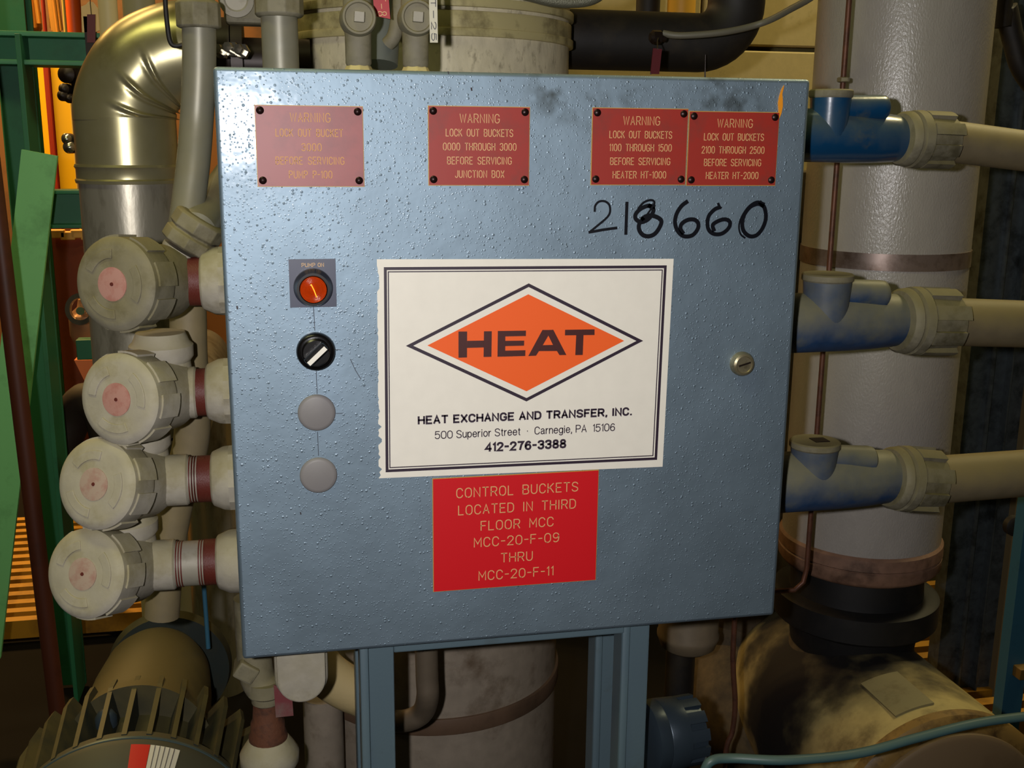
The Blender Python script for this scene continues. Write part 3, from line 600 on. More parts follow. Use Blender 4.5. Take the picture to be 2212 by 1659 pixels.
poly2(c5([(1690, 1073), (1790, 1072), (1788, 1413), (1685, 1415)])); poly2(c5([(1790, 1072), (2063, 1068), (2062, 1140), (1789, 1146)])); poly2(c5([(1789, 1204), (2040, 1201), (2038, 1268), (1788, 1274)])); poly2(c5([(1788, 1334), (2056, 1328), (2054, 1405), (1788, 1413)]))
poly2(c6([(200, 1100), (280, 1100), (282, 1178), (205, 1310), (112, 1455), (5, 1460)])); poly2(c6([(280, 1100), (350, 1098), (530, 1445), (435, 1447), (345, 1306), (282, 1178)])); poly2(c6([(205, 1310), (345, 1306), (400, 1390), (150, 1392)]))
poly2(c6([(512, 1098), (918, 1092), (918, 1170), (510, 1175)])); poly2(c6([(665, 1172), (766, 1172), (755, 1445), (652, 1447)]))
lab.part('diamond_lettering', mb, M_BROWNBLK, smooth=False)
def line(text, p0, p1, pyc, capz, wd, gap, space):
    x0, z0 = xz(p0, pyc); x1, z1 = xz(p1, pyc); zc = xz(1133, pyc)[1]; mb = MB()
    engrave(mb, text, x0 + wd / 2, x1 - wd / 2, zc, capz - wd, wd, -0.0006, gap, space)
    lab.part('lettering', mb, M_BLK, smooth=False)
line('HEAT EXCHANGE AND TRANSFER, INC.', 902, 1365, 898, 0.0096, 0.00205, 1.9, 1.1)
line('500 Superior Street  *  Carnegie, PA  15106', 939, 1328, 931, 0.0088, 0.00098, 1.35, 1.1)
line('412-276-3388', 1047, 1223, 962, 0.0106, 0.00225, 1.95, 1.2)

# ================================================================== LEFT: ROUND-CAP CONDUIT FITTINGS
def disc_arc(mb, o, axis, r0, r1, a0, a1, t0, t1, n=10):
    a, u, w_ = frame(axis); vs = []; fs = []
    for i in range(n + 1):
        q = math.radians(a0 + (a1 - a0) * i / n)
        for (t, r) in ((t0, r0), (t0, r1), (t1, r1), (t1, r0)): vs.append(V(o) + a * t + (u * math.cos(q) + w_ * math.sin(q)) * r)
    for i in range(n):
        for j in range(4): fs.append((4 * i + j, 4 * i + (j + 1) % 4, 4 * i + 4 + (j + 1) % 4, 4 * i + 4 + j))
    fs += [(0, 1, 2, 3), (4 * n + 3, 4 * n + 2, 4 * n + 1, 4 * n)]
    mb.add(vs, fs)
YF = 0.105
def fitting(label, hub, capc, body_px, nip, mcast, mdisc, rcap=0.0475, up=None, redp=None, cap_tilt=0.0, rot=0):
    hubc = P(hub[0], hub[1], YF); zc = hubc.z
    bodyc = P(body_px, 0, YF); bx = PX(body_px, hub[1], 0).x if False else P(body_px, hub[1], YF).x
    bc = V((bx, YF, zc))
    cc = P(capc[0], capc[1], 0.040)              # middle of the cap face
    n = (cc - bc).normalized()
    t = Thing('conduit_outlet_fitting', label, 'pipe fitting', bc, 'round-capped conduit fittings on the cabinet side')
    L_ = (cc - bc).length
    r = 0.0275
    nk = min(0.052, P(redp[0], hub[1], YF).x - bx)
    mb = MB().lathe(bc, n, [(-0.040, 0.006), (-0.036, 0.020), (-0.022, 0.034), (-0.006, 0.040), (max(0, L_ - 0.042), 0.0415), (max(.004, L_ - 0.034), 0.043)], 40)
    mb.lathe(bc, (1, 0, 0), [(0, 0.034), (0.022, 0.031), (0.028, r + .001), (nk - .002, r + .001), (nk, r - .001)], 40)
    if up is not None:
        mb.lathe(bc + V((0.0, 0.01, 0)), (0, 0, 1 if up > 0 else -1), [(0, 0.034), (0.034, 0.030), (0.040, 0.034), (0.052, 0.034), (0.056, 0.030), (0.066, 0.026)], 32)
    t.part('body', mb, mcast, bevel=0)
    # cap with lugs and recesses
    mb = MB().lathe(cc, -n, [(0.0, rcap * .0), (0.0, rcap * .40), (0.0, rcap * .80), (0.0015, rcap * .93), (0.005, rcap), (0.034, rcap * 1.0), (0.040, rcap * .94)], 64)
    a, u, w_ = frame(-n)
    for k in range(8):
        q0 = k * 45 + 6 + rot
        disc_arc(mb, cc, -n, rcap * .95, rcap * 1.045, q0, q0 + 29, 0.010, 0.038, 5)
    cap = t.part('cap', mb, mcast, bevel=0.0)
    for q0 in (-40, 80, 200):
        mb = MB(); disc_arc(mb, cc, n, rcap * .54, rcap * .74, q0 + rot, q0 + 66 + rot, -0.001, 0.0016, 12)
        t.part('raised_arc', mb, mcast, parent=cap, bevel=0.0007)
    t.part('centre_disc', MB().lathe(cc, n, [(0, rcap * .36), (0.0009, rcap * .36), (0.0012, rcap * .33), (0.0012, 0)], 36), mdisc, parent=cap, label='faded pinkish disc with a dark centre point')
    t.part('centre_point', MB().lathe(cc, n, [(0.0005, 0.0022), (0.002, 0.0018), (0.002, 0)], 12), M_RUSTRED, parent=cap)
    # nipple, red-brown thread and the conical hub on the cabinet side
    x0 = bx + nk; xe = -H + 0.010
    (ra, rb) = redp
    xr0 = P(ra, hub[1], YF).x; xr1 = P(rb, hub[1], YF).x
    if xr0 - x0 > 0.006:
        mb = MB().lathe((x0 - .004, YF, zc), (1, 0, 0), [(0, .0255), (xr0 - x0 + .006, .0255)], 36)
        t.part('nipple', mb, M_ZINC)
        for xx in (x0 + 0.001, x0 + 0.0038, x0 + 0.0066, xr0 - 0.0065, xr0 - 0.0038, xr0 - .0010): t.part('thread', MB().ring((xx, YF, zc), (1, 0, 0), .0262, .0245, .0014, 36), M_RUSTRED)
    t.part('red_band', MB().lathe((xr0, YF, zc), (1, 0, 0), [(0, .0262), (xr1 - xr0 + .002, .0262)], 36), M_RUSTRED)
    hl = max(0.024, -H + 0.0068 - xr1)
    hb = MB().lathe((xr1, YF, zc), (1, 0, 0), [(0, .0270), (0.002, .031), (0.014, .0365), (0.020, .0372), (hl, .0372)], 12)
    t.part('hub', hb, mcast if mcast is M_DUSTY else M_DUSTY, bevel=0.001)
    return bc
f1 = fitting('grimy round-capped conduit fitting, topmost of the four beside the cabinet', (478, 607), (243, 614), 345, None, M_DUSTY2, M_PINK, up=None, redp=(403, 434), rot=10)
f2 = fitting('dusty round-capped conduit fitting, second from the top with a bright pink disc', (488, 845), (252, 863), 352, None, M_DUSTY, M_PINK, up=1, redp=(426, 446), rot=30)
f3 = fitting('pale round-capped conduit fitting with short pipe, second from the bottom', (500, 1031), (203, 1046), 303, None, M_DUSTY, M_PINK2, up=1, redp=(430, 457), rot=0)
f4 = fitting('pale round-capped conduit fitting with the longest pipe, lowest of the four', (511, 1210), (179, 1240), 276, None, M_DUSTY, M_PINK2, up=1, redp=(444, 468), rot=22)

# ================================================================== LEFT CONDUITS
CEILZ = 3.70
def vpipe(name, label, cat, px, py, Y, rpx, z0, z1, m, group=None, seg=32):
    p = P(px, py, Y); r = rpx * m_per_px(p)
    return single(name, MB().cyl((p.x, Y, z0), (p.x, Y, z1), r, seg=seg), m, label, cat, base=(p.x, Y, z0), group=group)
Yc = 0.17
a = P(430, 60, Yc); r = 36 * m_per_px(a)
t = Thing('conduit', 'tall grey conduit dropping in front of the shiny insulated elbow', 'pipe', (a.x, Yc, P(405, 470, Yc).z), 'grey metal conduits')
pts = [V((a.x, Yc, a.z + .04)), V((a.x, Yc, a.z)), P(430, 160, Yc), P(425, 260, Yc), P(418, 350, Yc - .01), P(408, 430, Yc - .02), P(400, 490, Yc - .03)]
t.part('tube', MB().tube([V((a.x, Yc, CEILZ))] + spline(pts, 6), r, 28), M_CONDUIT)
zt = P(430, 62, Yc).z; zt2 = P(430, 8, Yc).z
cp = t.part('coupling', MB().lathe((a.x, Yc, zt), (0, 0, 1), [(0, r * 1.18), (0.002, r * 1.32), (zt2 - zt, r * 1.32), (zt2 - zt + .003, r * 1.15)], 10), M_DUSTY2, bevel=0.001)
# union nut and diagonal conduit
Yd = 0.12
n0 = P(388, 470, Yd); n1 = P(478, 395, Yd + .03); ax = (P(505, 365, Yd + .03) - P(392, 545, Yd)).normalized()
q0 = P(392, 548, Yd)
t = Thing('conduit_elbow', 'grey diagonal conduit with a hexagonal union nut above the topmost capped fitting', 'pipe', q0, 'grey metal conduits')
rr = 0.0195
q1 = P(408, 524, Yd); q2 = P(424, 498, Yd)
t.part('tube', MB().tube([q1, q2, P(468, 430, Yd + .10), P(500, 382, Yd + .17)], rr * 1.12, 28), M_CONDUIT)
d = (q2 - q1).normalized()
t.part('union_nut', MB().lathe(P(400, 535, Yd), d, [(0, rr * 1.3), (.002, rr * 1.5), (.014, rr * 1.5), (.016, rr * 1.32), (.018, rr * 1.32), (.020, rr * 1.5), (.034, rr * 1.5), (.037, rr * 1.3)], 8), M_DUSTY2, bevel=0.001)
t.part('locking_ring', MB().lathe(P(396, 541, Yd), -d, [(0, rr * 1.15), (.004, rr * 1.15), (.012, rr * 1.0)], 28), M_ZINC)
# flexible conduit behind the fittings; its brown stands for flash shadow on grey
t = single('drain_conduit', MB().tube(spline([P(392, 560, .19), P(405, 660, .19), P(408, 760, .19), P(415, 880, .19), P(412, 960, .195), P(385, 1060, .20), P(360, 1200, .2), P(350, 1330, .2)], 6), .021, 20), M_CONDUITB,
           'dusty grey conduit, browned by painted-in flash shade, running down behind the round-capped fittings', 'pipe')
# small conduit dropping onto the cabinet top
Yk = 0.12
a = P(605, 90, Yk); r = 39 * m_per_px(a)
t = Thing('conduit', 'grey conduit with a coupling, entering the cabinet top near its left corner', 'pipe', (a.x, Yk, ZD + H - .008), 'grey metal conduits')
t.part('tube', MB().cyl((a.x, Yk, ZD + H - .008), (a.x, Yk, CEILZ), r), M_CONDUIT)
zt = P(605, 38, Yk).z
t.part('coupling', MB().lathe((a.x, Yk, zt), (0, 0, 1), [(0, r * 1.18), (0.003, r * 1.36), (.045, r * 1.36), (.05, r * 1.1)], 9), M_DUSTY2, bevel=0.001)
t.part('locking_ring', MB().lathe((a.x, Yk, ZD + H - .008), (0, 0, 1), [(0, r * 1.3), (.006, r * 1.3), (.008, r * 1.1)], 20), M_ZINC)

# ================================================================== CAST FITTINGS ON THE CABINET TOP
def seal(label, px):
    Ys = 0.085
    a = P(px, 60, Ys); zt = ZD + H - .008
    t = Thing('sealing_fitting', label, 'pipe fitting', (a.x, Ys, zt), 'cast fittings on the cabinet top')
    r = 28 * m_per_px(a)
    t.part('body', MB().lathe((a.x, Ys, zt + .016), (0, 0, 1), [(0, r * .9), (.003, r), (.030, r * 1.02), (.045, r * 1.1), (.065, r * 1.1), (.085, r * .95), (.10, r * .95)], 32), M_DUSTY2)
    t.part('hub', MB().lathe((a.x, Ys, zt), (0, 0, 1), [(0, r * 1.25), (.010, r * 1.2), (.017, r * .95)], 8), mat('cream_hub', (196, 180, 120), 0.6, dirt=(140, 120, 70), dirt_amt=.3), bevel=.001)
    b = P(px, 42, Ys); b.x = a.x
    bo = t.part('boss', MB().lathe((a.x, Ys, b.z), (0, -1, 0), [(0, .019), (.020, .018), (.024, .0165), (.024, .0145), (.022, .0135), (.022, 0)], 36), M_DUSTY2)
    t.part('square_plug', MB().box((a.x, Ys - .024, b.z), (.0105, .010, .0105), Matrix.Rotation(math.radians(4), 3, 'Y')), M_ZINC, parent=bo, bevel=.0008)
    t.part('riser', MB().cyl((a.x, Ys, b.z + .03), (a.x, Ys, CEILZ), r * .78), M_CONDUIT)
seal('cast fitting with square plug on the cabinet top, beside the red tag', 773)
seal('cast fitting with square plug on the cabinet top, beside the white tag', 897)
def tag(name, label, quad, Y, m, glyphs=None, mtext=None, cord=None):
    p = [P(x, y, Y) for x, y in quad]; base = sum(p, V()) / 4
    t = Thing(name, label, 'tag', base, 'hanging valve tags')
    vs = [v + V((0, 0, 0)) for v in p] + [v + V((0, .0016, 0)) for v in p]
    t.part('plate', MB().add(vs, [(0, 1, 2, 3), (7, 6, 5, 4)] + [(i, (i + 1) % 4, 4 + (i + 1) % 4, 4 + i) for i in range(4)]), m, smooth=False)
    if glyphs:
        mb = MB()
        top, bot = (p[0] + p[1]) / 2, (p[3] + p[2]) / 2; dn = bot - top; wv = (p[1] - p[0]); n = len(glyphs)
        for i, c_ in enumerate(glyphs):
            gw, st = G[c_]
            for s_ in st:
                q = []
                for (gx, gy) in s_:
                    tt = (i + .18 + .62 * gx / max(gw, 2)) / n; ww = .28 - .56 * (1 - gy / 6)
                    v = top + dn * tt + wv * ww; q.append((v.x, v.z))
                mb.stroke(q, .0007, Y, Y - .0006)
        t.part('lettering', mb, mtext, smooth=False)
    if cord: t.part('cord', MB().tube([P(*c_) for c_ in cord], .0009, 8), M_BLACKPIPE)
tag('valve_tag', 'red engraved tag hanging between the two cast fittings', [(804, -26), (838, -26), (843, 41), (809, 34)], .10, M_TAGRED, 'HT-8', M_CREAM, [(820, -24, .10), (818, -60, .10), (790, -200, .12)])
tag('valve_tag', 'narrow white tag hanging right of the second cast fitting', [(926, -30), (944, -30), (946, 92), (929, 92)], .06, M_TAGW, 'HT-25', mat('tag_ink', (60, 60, 66), .5), [(935, -28, .06), (930, -80, .09), (915, -200, .085)])
tag('valve_tag', 'small dark red tag below the black pipe, behind the cabinet top', [(1411, 104), (1430, 106), (1424, 160), (1405, 160)], .33, M_DKRED, None, None, [(1420, 106, .33), (1420, 90, .40), (1424, 72, .512)])
# blue-grey hose between the cast fittings
single('hose', MB().tube(spline([P(835, -120, .20), P(828, -20, .20), P(826, 60, .19), P(822, 140, .18)], 6), .0195, 20), mat('grey_hose', (92, 96, 88), .5, bump=.1), 'dark grey hose standing between the two cast fittings', 'hose')
single('hose_spout', MB().tube(spline([P(868, -60, .16), P(862, 20, .16), P(852, 75, .16), P(838, 95, .165)], 6), .008, 14), M_DUSTY2, 'thin bent grey spout beside the second cast fitting', 'pipe')

# ================================================================== TANK BEHIND
Yt = 0.50
ta = P(943, 75, Yt); tb = P(930, 1540, Yt); tx = (ta.x + tb.x) / 2; rt = 0.5 * (P(1247, 75, Yt).x - P(645, 75, Yt).x) * 0.985
t = Thing('storage_tank', 'large upright jacketed tank standing behind the control cabinet', 'tank', (tx, Yt, 0))
t.part('upper_jacket', MB().lathe((tx, Yt, ZD - .05), (0, 0, 1), [(0, rt), (CEILZ - ZD, rt)], 96), M_TANK)
t.part('lower_jacket', MB().lathe((tx, Yt, -.07), (0, 0, 1), [(0, rt * .99), (ZD + .02, rt * .99)], 96), M_TANKLOW)
zf = lambda y, rr=rt: P(940, y, Yt - rr).z
for (ya, yb, k, nm) in ((76, 58, 1.03, 'band'), (58, 20, 1.015, 'band'), (12, -8, 1.03, 'band'), (1590, 1556, 1.012, 'band')):
    z0 = zf(ya); z1 = zf(yb)
    t.part('band', MB().lathe((tx, Yt, z0), (0, 0, 1), [(0, rt * .98), (0, rt * k), (z1 - z0, rt * k), (z1 - z0, rt * .98)], 96), M_BAND if ya < 1000 else mat('brown_band', (96, 74, 56), .6, dirt=(60, 46, 34), dirt_amt=.4), bevel=.001)
# braided hose over the tank shoulder
single('braided_hose', MB().tube([P(1030, -900, .27)] + spline([P(1040, -140, .27), P(1080, -40, .27), P(1160, -6, .27), P(1230, 4, .27), P(1290, -8, .27), P(1330, -60, .27), P(1345, -140, .27)], 6) + [P(1350, -900, .27)], .0075, 16), mat('braided_steel', (120, 118, 100), .4, metal=.5, bump=.8, bump_scale=900), 'grey braided hose looping over the tank shoulder', 'hose')
# black pipe with elbow from the tank
Yb = 0.56
p0 = V((tx + rt * .9, Yb, P(1300, 87, Yb).z)); rb = 63 * m_per_px(p0)
xc = P(1508, 87, Yb).x; Rb = rb * 1.36
pts = [V((p0.x, Yb, p0.z)), V((xc - .06, Yb, p0.z))] + [V((xc + Rb * math.sin(q), Yb, p0.z + Rb * (1 - math.cos(q)))) for q in [math.radians(k) for k in range(0, 91, 9)]] + [V((xc + Rb, Yb, CEILZ))]
t = Thing('black_pipe', 'black grimy pipe leaving the tank and bending upward', 'pipe', p0)
t.part('pipe_run', MB().tube(pts, rb, 40), M_BLACKPIPE)
t.part('flange', MB().lathe((tx + rt * .97, Yb, p0.z), (1, 0, 0), [(0, rb * 1.12), (.012, rb * 1.12)], 40), M_BLACKPIPE)
single('sensor_cable', MB().tube(spline([P(1432, 72, .46), P(1470, 77, .45), P(1560, 70, .44), P(1640, 52, .44), P(1700, 24, .40), P(1780, -30, .33), P(1860, -160, .32)], 6) + [P(1900, -900, .32)], .0048, 12), mat('grey_cable', (108, 104, 88), .5), 'thin grey cable sweeping across the black pipe to the upper right', 'cable')
single('cable_gland', MB().lathe(P(1404, 80, .46), (1, .05, 0), [(0, .006), (.004, .010), (.016, .010), (.018, .006), (.024, .006)], 8), M_DARKSTEEL, 'small dark cable gland on the black pipe', 'pipe fitting')
single('wire_drop', MB().tube([P(1524, 118, .5), P(1523, 160, .5), P(1523, 220, .5)], .0012, 8), M_DARKSTEEL, 'thin dark wire hanging below the black pipe elbow', 'wire')
# amber column glimpsed over the black pipe
single('amber_pipe', MB().cyl((P(1472, 10, 1.2).x, 1.2, P(1472, 120, 1.2).z), (P(1472, 10, 1.2).x, 1.2, CEILZ), .030), mat('amber_paint', (214, 158, 44), .5), 'amber painted pipe hanging from above, seen over the black pipe', 'pipe')
single('dark_pipe', MB().cyl((P(1400, 10, 1.25).x, 1.25, P(1400, 120, 1.25).z), (P(1400, 10, 1.25).x, 1.25, CEILZ), .026), M_BLACKPIPE, 'dark vertical pipe seen above the black pipe near the tank', 'pipe')

# ================================================================== SHINY INSULATED ELBOW, LEFT
Ye = 0.40
pe = P(282, 430, Ye); re = 104 * m_per_px(pe)
t = Thing('insulated_elbow_pipe', 'metal-jacketed insulated pipe with a shiny crumpled elbow left of the cabinet', 'pipe', (pe.x, Ye, 0))
zc0 = P(411, 262, Ye).z; Rc = re * 1.37
zlo = P(285, 930, Ye).z
t.part('straight_jacket', MB().cyl((pe.x, Ye, zlo), (pe.x, Ye, P(285, 402, Ye - re).z + .004), re * .985, seg=64), M_ALU2)
bp_ = [V((pe.x, Ye + re * 1.2 * (1 - math.cos(q)), zlo - re * 1.2 * math.sin(q))) for q in [math.radians(k) for k in range(0, 91, 10)]]
zb2 = bp_[-1].z
t.part('lower_bend', MB().tube(bp_ + [V((pe.x, 1.3, zb2)), V((pe.x, 1.4, zb2 - .05)), V((pe.x, 1.42, -.07))], re * .97, 48), M_ALU2)
zk0 = P(283, 399, Ye - re).z; zk1 = P(283, 357, Ye - re).z
t.part('collar', MB().lathe((pe.x, Ye, zk0), (0, 0, 1), [(0, re * .98), (0, re * 1.035), (.004, re * 1.05), (.006, re * 1.02), (zk1 - zk0 - .006, re * 1.02), (zk1 - zk0 - .003, re * 1.05), (zk1 - zk0, re * 1.03), (zk1 - zk0, re * .97)], 64), M_ALU, bevel=0)
mb = MB(); vs = []; fs = []; NS = 110; NT = 72
cx = pe.x + Rc
darts = [(14, .9), (36, 1.0), (60, .8)]
for i in range(NS + 1):
    ph = math.radians(90 * i / NS)
    cen = V((cx - Rc * math.cos(ph), Ye, zc0 + Rc * math.sin(ph))); out = V((-math.cos(ph), 0, math.sin(ph)))
    for k in range(NT):
        th = 2 * math.pi * k / NT
        # th = 0 outer side, 180 inner side, 90 towards the camera
        rr = re
        inn = max(0, -math.cos(th)); front = max(0, math.sin(th))
        w_ = min(1, max(0, (-math.cos(th) + 0.25) / 0.7))
        for dph, amp in darts:
            dd = math.degrees(ph) - (dph - 8 * w_)
            rr += re * .085 * amp * w_ * math.exp(-(dd / 2.1) ** 2) - re * .035 * w_ * math.exp(-((dd + 4) / 2.6) ** 2)
        rr += re * .010 * math.sin(3 * th + 5 * ph) * front + re * .008 * math.sin(9 * ph + 2 * th)
        vs.append(cen + out * rr * math.cos(th) + V((0, -1, 0)) * rr * math.sin(th))
for i in range(NS):
    for k in range(NT):
        k2 = (k + 1) % NT; fs.append((i * NT + k, i * NT + k2, (i + 1) * NT + k2, (i + 1) * NT + k))
mb.add(vs, fs)
t.part('elbow_jacket', mb, M_ALU, sharp=60)
t.part('lower_elbow_ring', MB().cyl((pe.x, Ye, zk1 - .005), (pe.x, Ye, zc0 + .003), re, seg=72), M_ALU)
zt = zc0 + Rc
t.part('flange', MB().lathe((cx + .0, Ye, zt), (1, 0, 0), [(0, re * .98), (0.02, re * .98), (.022, re * .7), (.05, re * .7)], 48), M_DARKSTEEL)
single('bolted_flange', MB().lathe((cx + .052, Ye, zt - .01), (1, 0, 0), [(0, re * .98), (.014, re * .98)], 40).lathe((cx + .05, Ye, zt - .01), (1, 0, 0), [(0, .03), (.10, .03)], 24), M_DARKSTEEL, 'dark oily pipe flange behind the cabinet top-left corner', 'pipe')
for k in range(3):
    b = P(482 + 22 * k, 112 - 4 * (k % 2), .30)
    single('flange_bolt', MB().lathe(b, (-.3, -1, .1), [(0, .009), (.007, .009), (.007, .006), (.022, .006), (.023, 0)], 6), M_SHINY, ['bright bolt end behind the cabinet corner, leftmost of three', 'bright bolt end behind the cabinet corner, middle of three', 'bright bolt end behind the cabinet corner, rightmost of three'][k], 'bolt', group='bolt ends behind the cabinet corner')
# grey box fitting with round face
bxp = P(520, 16, .28)
t = Thing('junction_fitting', 'grey cast junction fitting with a round face above the cabinet corner', 'pipe fitting', bxp)
t.part('body', MB().box(bxp + V((.006, 0, .01)), (.05, .04, .06)), M_DUSTY2, bevel=.006)
t.part('round_face', MB().lathe(bxp + V((-.004, -.02, .006)), (0, -1, 0), [(0, .02), (.006, .02), (.008, .014), (.006, .012), (.006, 0)], 32), M_ZINC)
t.part('riser', MB().cyl(bxp + V((.006, 0, .03)), V((bxp.x + .006, bxp.y, CEILZ)), .014), M_CONDUIT)
# thin black wire loop in front of the elbow
single('wire_loop', MB().tube(spline([P(357, -60, .24), P(357, 0, .24), P(361, 50, .24), P(367, 88, .24), P(378, 99, .24), P(400, 95, .24)], 6), .0027, 10), M_BLACKPIPE, 'thin black wire curling in front of the shiny elbow', 'wire')
# white pipes behind the elbow
vpipe('riser_pipe', 'pale vertical pipe behind the shiny elbow at its left', 'pipe', 236, 60, 1.2, 20, -.07, CEILZ, mat('pale_pipe', (196, 180, 136), .5), group='vertical pipes behind the shiny elbow')
vpipe('riser_pipe', 'grey vertical pipe behind the shiny elbow, right of the pale one', 'pipe', 300, 10, 1.6, 34, -.07, CEILZ, mat('grey_riser', (132, 128, 106), .5), group='vertical pipes behind the shiny elbow')

# ================================================================== GREEN STEEL FRAME
t = Thing('steel_frame', 'green painted steel frame with column, beam and diagonal brace at the left edge', 'frame', (P(100, 1100, 2.2).x, 2.2, -.07))
Yg = PF(125, 1100).y
tl = P(30, 150, Yg); xg0 = P(82, 1000, Yg).x; xg1 = P(146, 1000, Yg).x; xm = (xg0 + xg1) / 2; wg = xg1 - xg0
mb = MB(); 
mb.box((xm, Yg - .05, 1.75), (wg, .012, 3.64)); mb.box((xm, Yg + .05, 1.75), (wg, .012, 3.64)); mb.box((xm, Yg, 1.75), (.01, .1, 3.64))
t.part('column', mb, M_GREEN, bevel=.001)
Yq = 1.45
z0 = P(80, 143, Yq).z; z1 = P(80, 72, Yq).z; xr = P(260, 100, Yq).x
mb = MB(); mb.box(((xr - 2.6) / 2, Yq, z1 - .005), (xr + 2.6, .10, .010)); mb.box(((xr - 2.6) / 2, Yq, z0 + .005), (xr + 2.6, .10, .010)); mb.box(((xr - 2.6) / 2, Yq + .01, (z0 + z1) / 2), (xr + 2.6, .010, z1 - z0))
t.part('beam', mb, M_GREEN, bevel=.001)
# near vertical post and lower beam
xp0 = P(0, 260, Yq).x; xp1 = P(76, 260, Yq).x
mb = MB(); mb.box(((xp0 + xp1) / 2, Yq + .03, (z0 - .0) / 2), (xp1 - xp0, .012, z0 + .12)); mb.box((xp1 - .006, Yq - .02, z0 / 2), (.010, .10, z0 + .12))
t.part('post', mb, mat('dark_green_paint', (38, 104, 70), .5, dirt=(28, 76, 52), dirt_amt=.2), bevel=.001)
za = P(130, 490, Yq).z; zb_ = P(130, 408, Yq).z; xa = P(98, 450, Yq).x; xb = P(240, 450, Yq).x
mb = MB(); mb.box(((xa + xb) / 2, Yq, (za + zb_) / 2), (xb - xa, .01, zb_ - za)); mb.box(((xa + xb) / 2, Yq - .03, zb_ - .004), (xb - xa, .07, .008)); mb.box(((xa + xb) / 2, Yq - .02, za + .004), (xb - xa, .05, .008))
t.part('cross_beam', mb, mat('dark_green_paint', (30, 84, 56)), bevel=.001)
pa = P(85, 330, 1.28); pb = P(-35, 1420, 1.28); dd = (pb - pa).normalized(); sx = V((dd.z, 0, -dd.x)).normalized() * .034
vs = [pa - sx, pa + sx, pb + sx, pb - sx]; vs = vs + [v + V((0, .012, 0)) for v in vs]
mb = MB().add(vs, [(0, 1, 2, 3), (7, 6, 5, 4)] + [(i, (i + 1) % 4, 4 + (i + 1) % 4, 4 + i) for i in range(4)])
t.part('brace', mb, mat('light_green_paint', (124, 196, 124), .5, dirt=(70, 120, 70), dirt_amt=.15), smooth=False, label='light green diagonal brace')
ba = P(-40, 180, .95); bb = P(105, 1380, .95); bd = (bb - ba) / (bb.z - ba.z)
single('brown_pipe', MB().cyl(ba + bd * (CEILZ - ba.z), ba + bd * (-.07 - ba.z), 18.5 * m_per_px(P(52, 900, .95)), seg=28), M_BROWNPIPE, 'brown upright pipe crossing in front of the light green brace', 'pipe')
# ------------- far bay, warm light
t = Thing('yellow_machine', 'bright yellow machine cabinet with a thin red line, seen through the green frame', 'machine', (P(130, 400, 3.6).x, 3.6, 0))
ya0 = P(86, 160, 3.6); ya1 = P(178, 405, 3.6)
t.part('housing', MB().box(((ya0.x + ya1.x) / 2, 3.8, (ya0.z + ya1.z) / 2), (ya1.x - ya0.x + .1, .4, ya0.z - ya1.z + .15)), M_YELLOW, bevel=.01)
c_ = P(110, 280, 3.6)
t.part('red_line', MB().box((c_.x, 3.59, c_.z), (.012, .02, ya0.z - ya1.z + .14)), M_REDLINE, smooth=False)
t.part('plinth', MB().box(((ya0.x + ya1.x) / 2, 3.8, (ya1.z - .07) / 2 - .07), (ya1.x - ya0.x + .2, .45, ya1.z)), mat('brown_plinth', (110, 50, 20), .7), smooth=False)
# valve silhouettes in front of the yellow machine
t = Thing('valve_cluster', 'dark valve with round knobs in front of the yellow machine', 'valve', P(160, 330, 1.9))
c_ = P(172, 240, 1.9)
t.part('body', MB().cyl((c_.x + .02, 1.9, c_.z - .35), (c_.x + .02, 1.9, c_.z + .16), .035), M_DARKSTEEL)
for (px, py, rr) in ((146, 160, .022), (141, 192, .014), (138, 206, .014), (152, 212, .012), (147, 300, .014), (152, 318, .016)):
    b = P(px, py, 1.86)
    t.part('knob', MB().lathe(b + V((.0, .03, 0)), (-.3, -1, 0), [(0, rr), (.02, rr), (.026, rr * .6), (.03, 0)], 20).cyl(b + V((0, .03, 0)), V((c_.x + .02, 1.9, b.z)), .008, seg=10), M_DARKSTEEL if py < 250 else M_SHINY)
t.part('foot', MB().cyl((c_.x + .02, 1.9, -.07), (c_.x + .02, 1.9, c_.z - .3), .02), M_DARKSTEEL)
